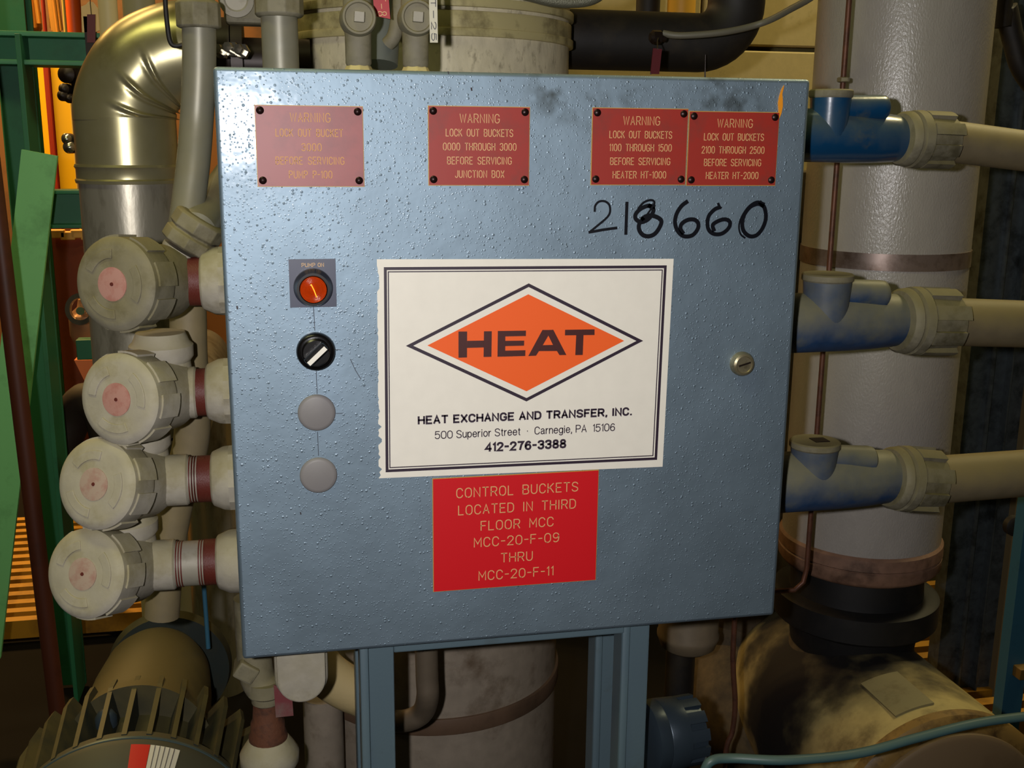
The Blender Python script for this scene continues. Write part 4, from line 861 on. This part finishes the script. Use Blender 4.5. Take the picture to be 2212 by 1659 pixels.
# orange cylinder and clutter at the top
vpipe('orange_cylinder', 'orange cylinder standing behind the green beam', 'cylinder', 158, 30, 3.2, 17, -.07, CEILZ, M_ORANGECYL)
vpipe('yellow_pipe', 'thin pale yellow pipe just left of the orange cylinder', 'pipe', 139, 30, 3.15, 3.5, -.07, CEILZ, mat('pale_yellow', (214, 180, 90), .5))
vpipe('red_pipe', 'thin dark red pipe left of the orange cylinder', 'pipe', 95, 30, 3.3, 4, -.07, CEILZ, M_REDLINE)
for i, (px, wpx, y0, y1, m, lb) in enumerate(((20, 30, 25, 60, M_OCHRE, 'ochre machine part above the green beam at the photo edge'), (62, 22, 12, 68, mat('mustard', (150, 112, 10), .5), 'mustard machine part left of the thin red pipe'), (115, 12, 28, 68, mat('mustard', (150, 112, 10)), 'mustard machine part between the red and orange pipes'))):
    a = P(px - wpx, y0, 4.3); b = P(px + wpx, y1, 4.3)
    t = Thing('machine_part', lb, 'machine', ((a.x + b.x) / 2, 4.3, 0), 'machine parts above the green beam')
    t.part('casing', MB().box(((a.x + b.x) / 2, 4.35, (a.z + b.z) / 2), (b.x - a.x, .1, a.z - b.z)), m, bevel=.02)
    t.part('foot', MB().box(((a.x + b.x) / 2, 4.4, b.z / 2 - .03), ((b.x - a.x) * .6, .06, b.z + .06)), M_BROWNPIPE, smooth=False)
    for k in range(3):
        c_ = P(px - wpx * .6 + wpx * .6 * k, y0 - 6 + 9 * (k % 2), 4.22)
        t.part('pipe_stub', MB().cyl(c_ + V((0, .05, -.08)), c_ + V((0, 0, .12)), .012 + .006 * (k % 2), seg=12), mat('warm_steel', (190, 140, 70), .35, metal=.5))
# white notice and red tag
t = Thing('notice_board', 'cream house-shaped notice behind the dark red tag', 'sign', P(197, 70, 1.38))
q = [(176, 15), (187, 10), (192, 4), (202, 5), (212, 18), (216, 66), (207, 70), (178, 70)]
pp = [P(x, y, 1.38) for x, y in q]
t.part('board', MB().prism([(v.x, v.z) for v in pp], 1.375, 1.379), mat('cream_board', (206, 176, 120), .5), smooth=False)
t.part('bracket', MB().box((P(197, 60, 1.4).x, 1.39, P(197, 60, 1.4).z - .02), (.02, .03, .08)), M_DARKSTEEL)
tag('lockout_tag', 'dark red tag on a wire at the right end of the green beam', [(188, 31), (206, 31), (206, 92), (188, 92)], 1.34, M_DKRED, None, None, [(197, 32, 1.34), (195, 8, 1.36), (194, -60, 1.36)])
# red-brown platform and things on it, seen between frame and insulated pipe
a = P(95, 500, 3.0); b = P(230, 700, 3.0)
t = Thing('equipment_skid', 'red-brown equipment skid seen between the frame and the insulated pipe', 'machine', ((a.x + b.x) / 2, 3.0, -.07))
t.part('casing', MB().box(((a.x + b.x) / 2, 3.05, (a.z - .07) / 2), (b.x - a.x + .2, .1, a.z + .05)), mat('rust_casing', (130, 56, 22), .6, dirt=(90, 40, 16), dirt_amt=.3), bevel=.01)
for k in range(4):
    c_ = P(125 + 22 * k, 505 + 4 * (k % 2), 2.96); t.part('lamp_bracket', MB().box(c_, (.05, .02, .03)), mat('warm_cream', (226, 170, 90), .5), bevel=.004)
c_ = P(178, 668, 1.75)
t = Thing('bright_valve', 'shiny steel valve left of the insulated pipe', 'valve', c_)
t.part('wheel', MB().ring(c_, (-.3, -1, .2), .040, .028, .012, 24), M_SHINY)
t.part('spindle', MB().cyl(c_ + V((0, .1, 0)), c_ + V((0, -.03, 0)), .010), M_SHINY)
t.part('body', MB().lathe(c_ + V((.0, .04, -.10)), (0, 0, 1), [(0, .03), (.03, .042), (.08, .042), (.1, .02), (.12, .016)], 24), mat('pale_bronze', (180, 130, 92), .35, metal=.4))
t.part('stem', MB().cyl(c_ + V((.0, .04, -.09)), V((c_.x, 1.79, -.07)), .016), M_DARKSTEEL)
a = P(163, 735, 1.6); b = P(230, 776, 1.6)
single('green_bracket', MB().box(((a.x + b.x) / 2, 1.62, (a.z + b.z) / 2), (b.x - a.x, .04, a.z - b.z)), mat('dark_green_paint', (30, 84, 56)), 'dark green steel block left of the insulated pipe', 'bracket', bevel=.002)
q = [(160, 778), (230, 778), (230, 822), (184, 826)]
pp = [P(x, y, 1.7) for x, y in q]
single('orange_guard', MB().prism([(v.x, v.z) for v in pp], 1.7, 1.74), mat('orange_guard_paint', (226, 120, 62), .5), 'orange triangular guard plate below the dark green block', 'guard', smooth=False)
single('black_hose', MB().tube(spline([P(136, 1020, 1.62), P(136, 960, 1.62), P(158, 900, 1.62), P(185, 866, 1.6), P(218, 884, 1.58), P(240, 960, 1.56)], 8), .045, 16, rs=None), mat('dusty_black_hose', (40, 26, 16), .7, dirt=(70, 50, 22), dirt_amt=.4, dirt_scale=9), 'dusty black hose bundle left of the second capped fitting', 'hose')
single('pipe_hook', MB().tube(spline([P(122, 1080, 1.7), P(121, 1050, 1.7), P(127, 1034, 1.7), P(150, 1028, 1.7), P(190, 1026, 1.7)], 6), .011, 12), M_BLACKPIPE, 'small black pipe hooking into view left of the third capped fitting', 'pipe')
# ================================================================== MOTOR, LOWER LEFT
Ym1, Ym0 = 0.18, 0.62
cb = P(318, 1505, .66); cz = P(255, 1607, Ym1).z
rs_ = 0.165
mx = P(262, 1607, Ym1).x; mz = cz - rs_
t = Thing('electric_motor', 'dusty finned electric motor with a domed bell below the capped fittings', 'motor', (mx, .4, mz - rs_))
t.part('fan_shroud', MB().lathe((mx, Ym1 + .012, mz), (0, -1, 0), [(-.02, rs_ * .985), (0, rs_), (.004, rs_ * 1.0), (.010, rs_ * .985), (.05, rs_ * .86), (.07, rs_ * .7), (.075, 0)], 96), M_SHROUD)
t.part('shroud_rim', MB().ring((mx, Ym1 + .014, mz), (0, -1, 0), rs_ * 1.008, rs_ * .97, .004, 96), M_BELLRIM)
mb = MB().lathe((mx, Ym1 + .02, mz), (0, 1, 0), [(0, rs_ * .82), (.15, rs_ * .80), (.155, rs_ * .5)], 48)
t.part('frame', mb, M_MOTOR)
yb0 = Ym1 + .022; yb1 = .345
for k in range(-9, 10):
    th = math.radians(k * 10.5); s_, c_ = math.sin(th), math.cos(th)
    rin = rs_ * .78; ro0 = rs_ * 1.00; ro1 = rs_ * 1.06
    tt = V((c_, 0, -s_)) * .0032; o_ = V((s_, 0, c_)); cen = V((mx, 0, mz))
    vs = []
    for (y, r_) in ((yb0, rin), (yb0, ro0), (yb1 - .03, ro1), (yb1, ro1 - .004), (yb1 + .004, rin)):
        for sg in (-1, 1): vs.append(cen + V((0, y, 0)) + o_ * r_ + tt * sg)
    fs = [(0, 2, 4, 6, 8), (9, 7, 5, 3, 1)] + [(2 * i, 2 * i + 1, (2 * i + 3) % 10, (2 * i + 2) % 10) for i in range(5)]
    t.part('cooling_fin', MB().add(vs, fs), M_MOTOR, smooth=False)
rbell = .088; bz = .432; bx_ = -.466
t.part('bell_housing', MB().lathe((bx_, yb1 - .02, bz), (0, 1, 0), [(-.02, rbell * 1.10), (.0, rbell * 1.06), (.02, rbell * 1.02), (.12, rbell * .98), (.19, rbell * .90), (.225, rbell * .76), (.23, rbell * .5)], 64), M_MOTORD)
t.part('adapter_ring', MB().lathe((bx_ + .015, yb1 + .20, bz - .008), (0, 1, 0), [(0, rbell * 1.04), (.02, rbell * 1.08), (.022, rbell * .8)], 64), M_MOTOR)
t.part('eye_bolt', MB().lathe(V((P(228, 1538, .27).x, .27, mz + rs_ * .86)), (0, 0, 1), [(0, .014), (.012, .014), (.02, .009), (.024, 0)], 20), M_STEELBLUE)
t.part('pedestal', MB().box((mx, .27, (mz - rs_ * .7 - .07) / 2), (.22, .14, mz - rs_ * .7 + .07)), M_DARKSTEEL, smooth=False)
def arcpatch(cen, R0, a0, a1, y0, y1, th, n=8):
    vs = []; fs = []
    for i in range(n + 1):
        q = math.radians(a0 + (a1 - a0) * i / n); o_ = V((math.sin(q), 0, math.cos(q)))
        for (y, r_, c2) in ((y0[0], y0[1], 0), (y1[0], y1[1], 0), (y1[0], y1[1] + th, 0), (y0[0], y0[1] + th, 0)): vs.append(V(cen) + V((0, y, 0)) + o_ * r_)
    for i in range(n):
        for j in range(4): fs.append((4 * i + j, 4 * i + (j + 1) % 4, 4 * i + 4 + (j + 1) % 4, 4 * i + 4 + j))
    fs += [(0, 1, 2, 3), (4 * n + 3, 4 * n + 2, 4 * n + 1, 4 * n)]
    return MB().add(vs, fs)
ysh = Ym1 + .012
t.part('red_sticker', arcpatch((mx, ysh, mz), 0, 4, 12, (-.012, rs_ * .982), (-.048, rs_ * .87), .0012), M_REDSTK, label='worn red sticker')
t.part('white_sticker', arcpatch((mx, ysh, mz), 0, 12.2, 25, (-.012, rs_ * .982), (-.048, rs_ * .87), .0012), M_TAGW, label='white ruled sticker')
mb = MB()
for k in range(5):
    mb.v += arcpatch((mx, ysh, mz), 0, 14 + k * 2.1, 14.35 + k * 2.1, (-.013, rs_ * .982), (-.047, rs_ * .875), .0017, 1).v
    o_ = 8 * k; mb.f += [tuple(i + o_ for i in f) for f in arcpatch((mx, ysh, mz), 0, 0, 1, (0, 1), (1, 1), 1, 1).f]
t.part('sticker_rule', mb, mat('grey_ink', (90, 84, 76), .6), smooth=False)

# ================================================================== UNDER THE CABINET, LEFT
zb0 = ZD - H + .006
# rounded body under the cabinet
c_ = P(651, 1440, .10)
t = Thing('conduit_outlet_box', 'pale round-bottomed conduit box hanging under the cabinet', 'pipe fitting', (c_.x, .10, zb0))
rr = 55 * m_per_px(c_)
zz = P(651, 1452, .10 - rr).z
mb = MB(); vs = []; 
def dpoly(cx, cz, r_, ztop, n=24): return [(cx - r_, ztop)] + [(cx - r_ * math.cos(math.pi * i / n), cz - r_ * math.sin(math.pi * i / n)) for i in range(n + 1)] + [(cx + r_, ztop)]
t.part('body', MB().prism(dpoly(c_.x, zz, rr, zb0), .055, .14), M_DUSTY, bevel=.006, bseg=3)
t.part('cover', MB().prism(dpoly(c_.x, zz, rr * .9, zb0 - .012), .049, .06), M_DUSTY, bevel=.002)
# stacked rusty nipple column
c_ = P(575, 1500, .14)
t = Thing('drain_fitting', 'rusty nipple between cast fittings under the cabinet corner', 'pipe fitting', (c_.x, .14, 0))
zq = lambda y: P(575, y, .14).z
t.part('elbow', MB().tube(spline([V((P(548, 1425, .14).x, .15, zb0 + .0)), V((P(552, 1440, .14).x, .145, zq(1450))), V((c_.x, .14, zq(1490)))], 6), .021, 20), M_DUSTY2)
t.part('side_lug', MB().box((P(525, 1432, .14).x + .004, .14, zq(1436)), (.026, .04, .022), Matrix.Rotation(.6, 3, 'Y')), M_DUSTY2, bevel=.003)
t.part('reducer', MB().lathe((c_.x, .14, zq(1520)), (0, 0, 1), [(0, .014), (.004, .018), (.012, .018), (.016, .023), (zq(1468) - zq(1520), .023)], 24), M_DUSTY2)
t.part('rusty_nipple', MB().lathe((P(578, 1560, .14).x, .14, zq(1606)), (0, 0, 1), [(0, .0235), (.012, .0235), (.018, .021), (.030, .0205), (.034, .018), (zq(1512) - zq(1606), .016)], 24), M_RUST)
t.part('lower_union', MB().lathe((P(582, 1620, .14).x, .14, zq(1662)), (0, 0, 1), [(0, .030), (.012, .036), (.024, .036), (.034, .030), (zq(1594) - zq(1662), .024)], 24), M_DUSTY)
t.part('lower_pipe', MB().cyl((P(582, 1620, .14).x, .14, -.07), (P(582, 1620, .14).x, .14, zq(1658)), .026), M_TEAL)
tag('valve_tag', 'small dusty red tag hanging beside the rusty nipple', [(591, 1480), (630, 1492), (634, 1546), (596, 1550)], .11, mat('dusty_red_tag', (120, 60, 62), .5, dirt=(120, 100, 92), dirt_amt=.5, dirt_scale=20), None, None, [(600, 1482, .112), (596, 1462, .13)])
# cream insulated branch behind the stand
single('insulated_branch', MB().tube(spline([P(660, 1380, .235), P(690, 1440, .235), P(740, 1480, .235), P(810, 1510, .235)], 6), .030, 24), M_CREAMWALL, 'cream insulated branch pipe left of the stand, behind the round-bottomed conduit box', 'pipe')
vpipe('jacketed_pipe', 'dusty jacketed pipe left of the stand leg', 'pipe', 700, 1600, .34, 42, -.07, P(700, 1500, .34).z, M_TANKLOW)
# bent conduit inside the stand
t = Thing('conduit_bend', 'grey conduit bending left between the legs of the stand', 'pipe', P(920, 1560, .2))
t.part('tube', MB().tube(spline([V((P(920, 1420, .17).x, .17, zb0)), P(922, 1450, .17), P(924, 1500, .17), P(915, 1535, .19), P(890, 1553, .20), P(850, 1558, .215), P(780, 1545, .22)], 6), 24.5 * m_per_px(P(920, 1500, .17)), 24), mat('dull_conduit', (104, 92, 76), .5, metal=.2, fine=.08))
single('blue_rod', MB().tube([P(440, 1260, .5), P(448, 1370, .5), P(450, 1400, .5)], .0035, 10), M_LTBLUE, 'thin blue rod behind the lowest capped fitting', 'rod')

# ================================================================== RIGHT: BLUE FITTINGS AND CONDUITS
YR = 0.11
def blue(label, pl_, pr, rb_px, cover, knob, nut_px, cond, mcast, clabel, plug=False):
    a = P(pl_[0], pl_[1], YR); a0 = a.copy(); b = P(pr[0], pr[1], YR + .015)
    ax = (b - a).normalized(); r_ = rb_px * m_per_px(a)
    st = V((H - .012, YR, a.z + (H - .012 - a.x) * ax.z / ax.x)); L_ = (b - st).length
    t = Thing('blue_conduit_body', label, 'pipe fitting', st, 'blue conduit bodies on the cabinet side')
    mb = MB().lathe(st, ax, [(0, r_ * .9), (.006, r_), (L_ * .62, r_), (L_ * .8, r_ * .97), (L_ - .006, r_ * .90), (L_, r_ * .84)], 48)
    cv = P(cover[0], cover[1], YR); cr = cover[2] * m_per_px(cv)
    zb_ = (st + ax * ((cv.x - st.x) / ax.x)).z
    mb.lathe((cv.x, YR, zb_ - .0), (0, 0, 1), [(0, cr * .86), (r_ * .6, cr * .92), (cv.z - zb_, cr * 1.0)], 40)
    # saddle boss behind the cover
    kb = P(knob[0], knob[1], YR + .01); kr = knob[2] * m_per_px(kb)
    base = V((kb.x, YR + .005, zb_)); dv = (kb - base)
    mb.lathe(V((cv.x, YR + .005, cv.z - cr * .6)), V((kb.x - cv.x, 0, kb.z - kr * .55 - (cv.z - cr * .6))), [(0, kr * 1.0), ((kb.x - cv.x), kr * 1.02), ((kb.x - cv.x) + .006, kr * .98), ((kb.x - cv.x) + .009, kr * .8)], 32)
    t.part('body', mb, mcast)
    co = t.part('cover', MB().lathe((cv.x, YR, cv.z - .003), (0, 0, 1), [(0, cr * 1.0), (.002, cr * 1.06), (.008, cr * 1.06), (.0095, cr * 1.0), (.0095, 0)], 40), M_DUSTY2)
    if plug: t.part('square_recess', MB().box((cv.x + .006, YR, cv.z + .0068), (.019, .019, .001)), M_DARKSTEEL, parent=co, smooth=False)
    # coupling nut: ring, hex, fluted sleeve
    n0 = P(nut_px[0], nut_px[1], YR + .015); ln = (P(nut_px[2], nut_px[3], YR + .02) - n0).length
    axn = (P(nut_px[2], nut_px[3], YR + .02) - n0).normalized(); rn = nut_px[4] * m_per_px(n0)
    n0 = n0 - axn * .004
    nut = t.part('coupling_nut', MB().lathe(n0, axn, [(0, rn * .86), (.003, rn * .93), (.010, rn * .95), (.012, rn * .84), (.014, rn * .84), (.015, rn * .98), (.026, rn * 1.0), (.028, rn * .9)], 36), M_DUSTY2, label='pale dusty coupling nut')
    mb = MB().lathe(n0, axn, [(.026, rn * .88), (ln, rn * .84), (ln + .002, rn * .7)], 36)
    for k in range(8): disc_arc(mb, n0, axn, rn * .80, rn * 1.0, k * 45 + 10, k * 45 + 34, .028, ln - .003 + .004 * (k % 2), 4)
    t.part('fluted_sleeve', mb, M_DUSTY2, parent=nut)
    # conduit
    c0 = n0 + axn * (ln - .004); c1 = P(cond[0], cond[1], YR + cond[3]); rc = cond[2] * m_per_px(c0)
    dd = (c1 - c0).normalized(); c2 = c1 + dd * 1.5
    single('conduit', MB().tube([c0, c0 + dd * .05, c1, c2], rc, 32), M_CONDUITB, clabel, 'pipe', base=c0, group='tan conduits leaving the cabinet to the right')
blue('glossy blue conduit body right of the cabinet, uppermost of three', (1750, 292), (1950, 300), 57, (1795, 206, 44), (1895, 218, 27), (1950, 300, 2052, 304, 62), (2212, 326, 44, .03), M_FITBLUE2,
     'tan conduit drooping to the right from the uppermost blue fitting')
blue('dusty blue conduit body right of the cabinet, middle of three', (1730, 700), (1950, 693), 65, (1788, 602, 52), (1895, 618, 30), (1945, 693, 2056, 695, 75), (2212, 700, 52, .03), M_FITBLUE,
     'tan level conduit running right from the middle blue fitting', plug=False)
blue('dusty blue conduit body with a square recess in its cover, lowest of three', (1700, 1045), (1930, 1032), 66, (1760, 962, 51), (1868, 975, 30), (1925, 1032, 2020, 1038, 72), (2212, 1022, 52, .03), M_FITBLUE,
     'tan conduit rising slightly to the right from the lowest blue fitting', plug=True)

# ================================================================== RIGHT: WHITE JACKETED PIPE
Yw = 0.46
w1 = P(1905, 550, Yw); w2 = P(1857, 1200, Yw); wx = (w1.x + w2.x) / 2; rw = 0.5 * ((P(2066, 550, Yw).x - P(1745, 550, Yw).x)) * .985
t = Thing('jacketed_riser', 'large white-jacketed vertical pipe behind the blue fittings', 'pipe', (wx, Yw, 0))
zf2 = lambda y: P(1880, y, Yw - rw).z
zbot = zf2(1215)
t.part('jacket', MB().lathe((wx, Yw, zbot), (0, 0, 1), [(0, rw), (CEILZ - zbot, rw)], 96), M_JACKET)
za, zb_ = zf2(589), zf2(552)
t.part('strap', MB().lathe((wx, Yw, za), (0, 0, 1), [(0, rw * .98), (0, rw * 1.012), (zb_ - za, rw * 1.012), (zb_ - za, rw * .98)], 96), M_STRAP)
zc_, zd = zf2(1275), zf2(1212)
t.part('canvas_wrap', MB().lathe((wx, Yw, zc_), (0, 0, 1), [(-.006, rw * .9), (0, rw * 1.0), (.006, rw * 1.03), ((zd - zc_) * .45, rw * 1.035), ((zd - zc_) * .5, rw * 1.01), ((zd - zc_) * .55, rw * 1.04), (zd - zc_ - .004, rw * 1.035), (zd - zc_, rw * 1.0)], 96), M_CANVAS)
zr = zf2(1400); zr1 = zf2(1345)
t.part('rubber_joint', MB().lathe((wx, Yw, zr), (0, 0, 1), [(-.05, rw * .80), (-.012, rw * .84), (0, rw * 1.03), (.004, rw * 1.06), (zr1 - zr, rw * 1.06), (zr1 - zr + .004, rw * 1.0), (zr1 - zr + .004, rw * .86), (zc_ - zr - .004, rw * .84), (zc_ - zr + .004, rw * .9)], 72), M_RUBBER)
# copper line in front of it
c_ = P(1812, 300, .315)
pts = [V((c_.x, .315, CEILZ)), V((c_.x, .315, P(1790, 700, .315).z)), V((c_.x, .315, P(1775, 1225, .315).z)), V((c_.x - .004, .315, P(1770, 1255, .315).z)), V((c_.x - .018, .315, P(1750, 1272, .315).z)), V((c_.x - .06, .315, P(1690, 1276, .315).z)), V((c_.x - .12, .32, P(1600, 1276, .315).z))]
t = Thing('copper_line', 'thin copper line running down in front of the white riser', 'pipe', (c_.x, .315, pts[3].z), 'thin copper lines')
t.part('tube', MB().tube(pts, .0038, 14), M_COPPER)
t.part('union', MB().lathe(V((c_.x, .315, P(1812, 178, .315).z)), (0, 0, 1), [(0, .006), (.001, .0085), (.006, .0085), (.007, .006)], 6), M_LATCH)
gx = P(1826, 120, .335).x
single('green_line', MB().tube([V((gx, .335, CEILZ)), V((gx, .335, P(1822, 190, .335).z)), V((gx, .335, P(1822, 600, .335).z))], .0035, 10), mat('green_tube', (70, 120, 84), .5), 'thin green tube beside the copper line', 'pipe')
# pump housing lower right
Yp = 0.14
pc = P(2045, 1812, Yp); rp = 262 * m_per_px(P(2040, 1640, Yp)) 
ptop = P(2035, 1557, Yp).z; pc.z = ptop - rp
t = Thing('pump_housing', 'oil-stained insulated pump housing with a round end cover, lower right corner', 'pump', (pc.x, .4, pc.z - rp))
t.part('end_cover', MB().lathe((pc.x, Yp, pc.z), (0, -1, 0), [(0, rp * .87), (.006, rp * .87), (.010, rp * .84), (.012, 0)], 96), M_PUMPEND)
t.part('cover_ring', MB().lathe((pc.x, Yp + .004, pc.z), (0, 1, 0), [(-.004, rp * .86), (-.002, rp * .95), (.006, rp * 1.0), (.022, rp * 1.0), (.026, rp * .97)], 96), mat('amber_grimy_ring', (128, 100, 52), .5, dirt=(60, 42, 22), dirt_amt=.5, dirt_scale=30))
t.part('insulated_shell', MB().lathe((pc.x, Yp + .02, pc.z), (0, 1, 0), [(0, rp * .97), (.06, rp * .975), (.26, rp * .96), (.40, rp * .90), (.50, rp * .7), (.53, 0)], 96), M_PUMP)
stain(M_PUMP, [((wx - pc.x, .03, 2 * rp), .20), ((-rp * .78, .02, rp * 1.62), .13), ((-rp * .98, .0, rp * 1.1), .14), ((-rp * .35, .24, rp * 1.9), .15)], (16, 12, 9))
t.part('patch', arcpatch((pc.x, Yp, pc.z), 0, -24, -3, (.05, rp * .975), (.15, rp * .967), .003, 12), mat('pale_patch', (124, 116, 84), .6, dirt=(90, 76, 46), dirt_amt=.3, dirt_scale=20))
t.part('neck', MB().lathe((wx, Yw, pc.z), (0, 0, 1), [(0, rw * .95), (zr - .05 - pc.z - .03, rw * .9), (zr - .052 - pc.z, rw * .8)], 64), M_PUMP2)
t.part('pedestal', MB().box((pc.x, .4, (pc.z - rp * .8 - .07) / 2), (.24, .3, pc.z - rp * .8 + .07)), M_DARKSTEEL, smooth=False)
# stained elbow left of the pump
se = spline([P(1600, 1330, .72), P(1585, 1420, .70), P(1600, 1520, .62), P(1680, 1600, .55), P(1800, 1680, .5)], 8)
t = Thing('stained_elbow', 'dark-stained insulated elbow feeding the pump from the left', 'pipe', se[0])
t.part('jacket', MB().tube([V((se[0].x, se[0].y, 1.2))] + se, .098, 40), M_PUMP2)
# plain pipe end
c_ = P(1485, 1395, .5)
vs_ = P(1485, 1330, .5)
t = Thing('capped_pipe', 'brown grey pipe with a rounded end behind the right stand leg', 'pipe', c_)
r_ = 64 * m_per_px(c_)
t.part('pipe', MB().lathe((c_.x, .5, P(1485, 1432, .5 - r_).z), (0, 0, 1), [(-.004, r_ * .2), (0, r_ * .7), (.008, r_ * .92), (.02, r_), (.024, r_ * 1.04), (.030, r_ * 1.04), (.034, r_), (.5, r_)], 40), mat('brown_grey_pipe', (120, 106, 84), .6, fine=.1))
t.part('support', MB().cyl((c_.x, .53, -.07), (c_.x, .53, P(1485, 1432, .5 - r_).z + .01), r_ * .5), M_BLACKPIPE)
# blue grey fluted cap
c_ = P(1412, 1590, .105); ax = V((1, .12, 0)).normalized(); rg = 78 * m_per_px(c_)
t = Thing('fluted_coupling', 'blue-grey round coupling with a fluted cap beside the right stand leg', 'pipe fitting', c_)
t.part('body', MB().lathe(c_, ax, [(-.016, rg * .8), (-.010, rg * .98), (.004, rg), (.006, rg * .985), (.007, rg), (.034, rg * .97)], 56), M_STEELBLUE)
mb = MB().lathe(c_, ax, [(.032, rg * .9), (.058, rg * .86), (.061, rg * .7), (.061, 0)], 48)
for k in range(12): disc_arc(mb, c_, ax, rg * .84, rg * .965, k * 30, k * 30 + 19, .034, .059, 4)
t.part('fluted_cap', mb, M_STEELBLUE)
t.part('supply_pipe', MB().cyl((c_.x + .012, c_.y, -.07), (c_.x + .012, c_.y, c_.z), rg * .5), M_STEELBLUE)
# thin copper line and teal tube
single('copper_line', MB().tube(spline([V((P(1587, 1340, .3).x, .3, 1.0)), P(1587, 1340, .3), P(1584, 1440, .3), P(1588, 1520, .3), P(1582, 1580, .3), P(1568, 1625, .3), P(1560, 1760, .3)], 6), .0040, 12), M_COPPER, 'thin copper line dropping below the cabinet right of the stand', 'pipe', group='thin copper lines')
single('teal_tube', MB().tube(spline([P(1470, 1760, .02), P(1515, 1680, .02), P(1535, 1645, .02), P(1580, 1638, .02), P(1700, 1642, .0), P(1850, 1628, .0), P(1980, 1594, .0), P(2100, 1564, .0), P(2212, 1548, .0), P(2400, 1530, .0)], 8), 10.5 * m_per_px(P(1700, 1640, .0)), 16), M_TEAL, 'teal tube curving across the lower right corner', 'pipe')

# ================================================================== FAR RIGHT STRUTS
Yz = 0.95
def xat(px, py, Y): return P(px, py, Y).x
e0 = xat(2071, 1000, Yz); e1 = xat(2118, 1000, Yz); e2 = xat(2157, 1000, Yz); e3 = xat(2206, 1000, Yz)
t = Thing('strut_channel', 'galvanised steel channel standing right of the white riser', 'channel', ((e0 + e3) / 2, Yz, 0))
for (xa, xb, dy, nm) in ((e0, e1 - .003, 0, 'flange'), (e1 - .003, e1 + .001, -.012, 'lip'), (e1 + .001, e2, .012, 'web'), (e2, e2 + .004, -.008, 'lip'), (e2 + .004, e3 - .012, .006, 'web'), (e3 - .012, e3, -.014, 'flange')):
    t.part(nm, MB().box(((xa + xb) / 2, Yz + dy + .02, (CEILZ - .07) / 2), (xb - xa, .04, CEILZ + .07)), M_GALV if xa != e3 - .012 else mat('tan_strip', (120, 104, 72), .6), smooth=False)
f0 = xat(2206, 1100, .80)
t = Thing('blue_post', 'light blue painted post at the right edge of the view', 'post', (f0 + .03, .80, 0))
t.part('post', MB().box((f0 + .024, .80, (CEILZ - .07) / 2), (.048, .03, CEILZ + .07)), M_LTBLUE, smooth=False)
t.part('clip', MB().box((f0 + .03, .775, P(2180, 1440, .8).z), (.03, .03, .025)), mat('amber_clip', (110, 84, 34), .6), bevel=.002)
c_ = P(2185, 1133, .85)
t = Thing('pipe_clamp_bolt', 'dark round clamp with a rusty bolt on the steel channel', 'bolt', c_)
t.part('clamp', MB().lathe(c_, (0, -1, 0), [(0, .022), (.014, .022), (.018, .016), (.018, 0)], 28), M_BLACKPIPE)
t.part('bolt', MB().cyl(c_ + V((.004, -.015, 0)), c_ + V((.05, -.05, -.012)), .007, seg=12), M_RUST)
single('black_flexible_hose', MB().tube(spline([V((P(2170, -40, .7).x, .7, 2.4)), P(2168, -40, .7), P(2175, 20, .7), P(2190, 90, .7), P(2215, 160, .7), P(2290, 240, .7), P(2400, 300, .72), P(2520, 260, .74), P(2580, 140, .75)], 6) + [P(2620, -700, .75)], 23 * m_per_px(P(2180, 50, .7)), 20), M_BLACKPIPE, 'black hose hanging in the upper right corner', 'hose')
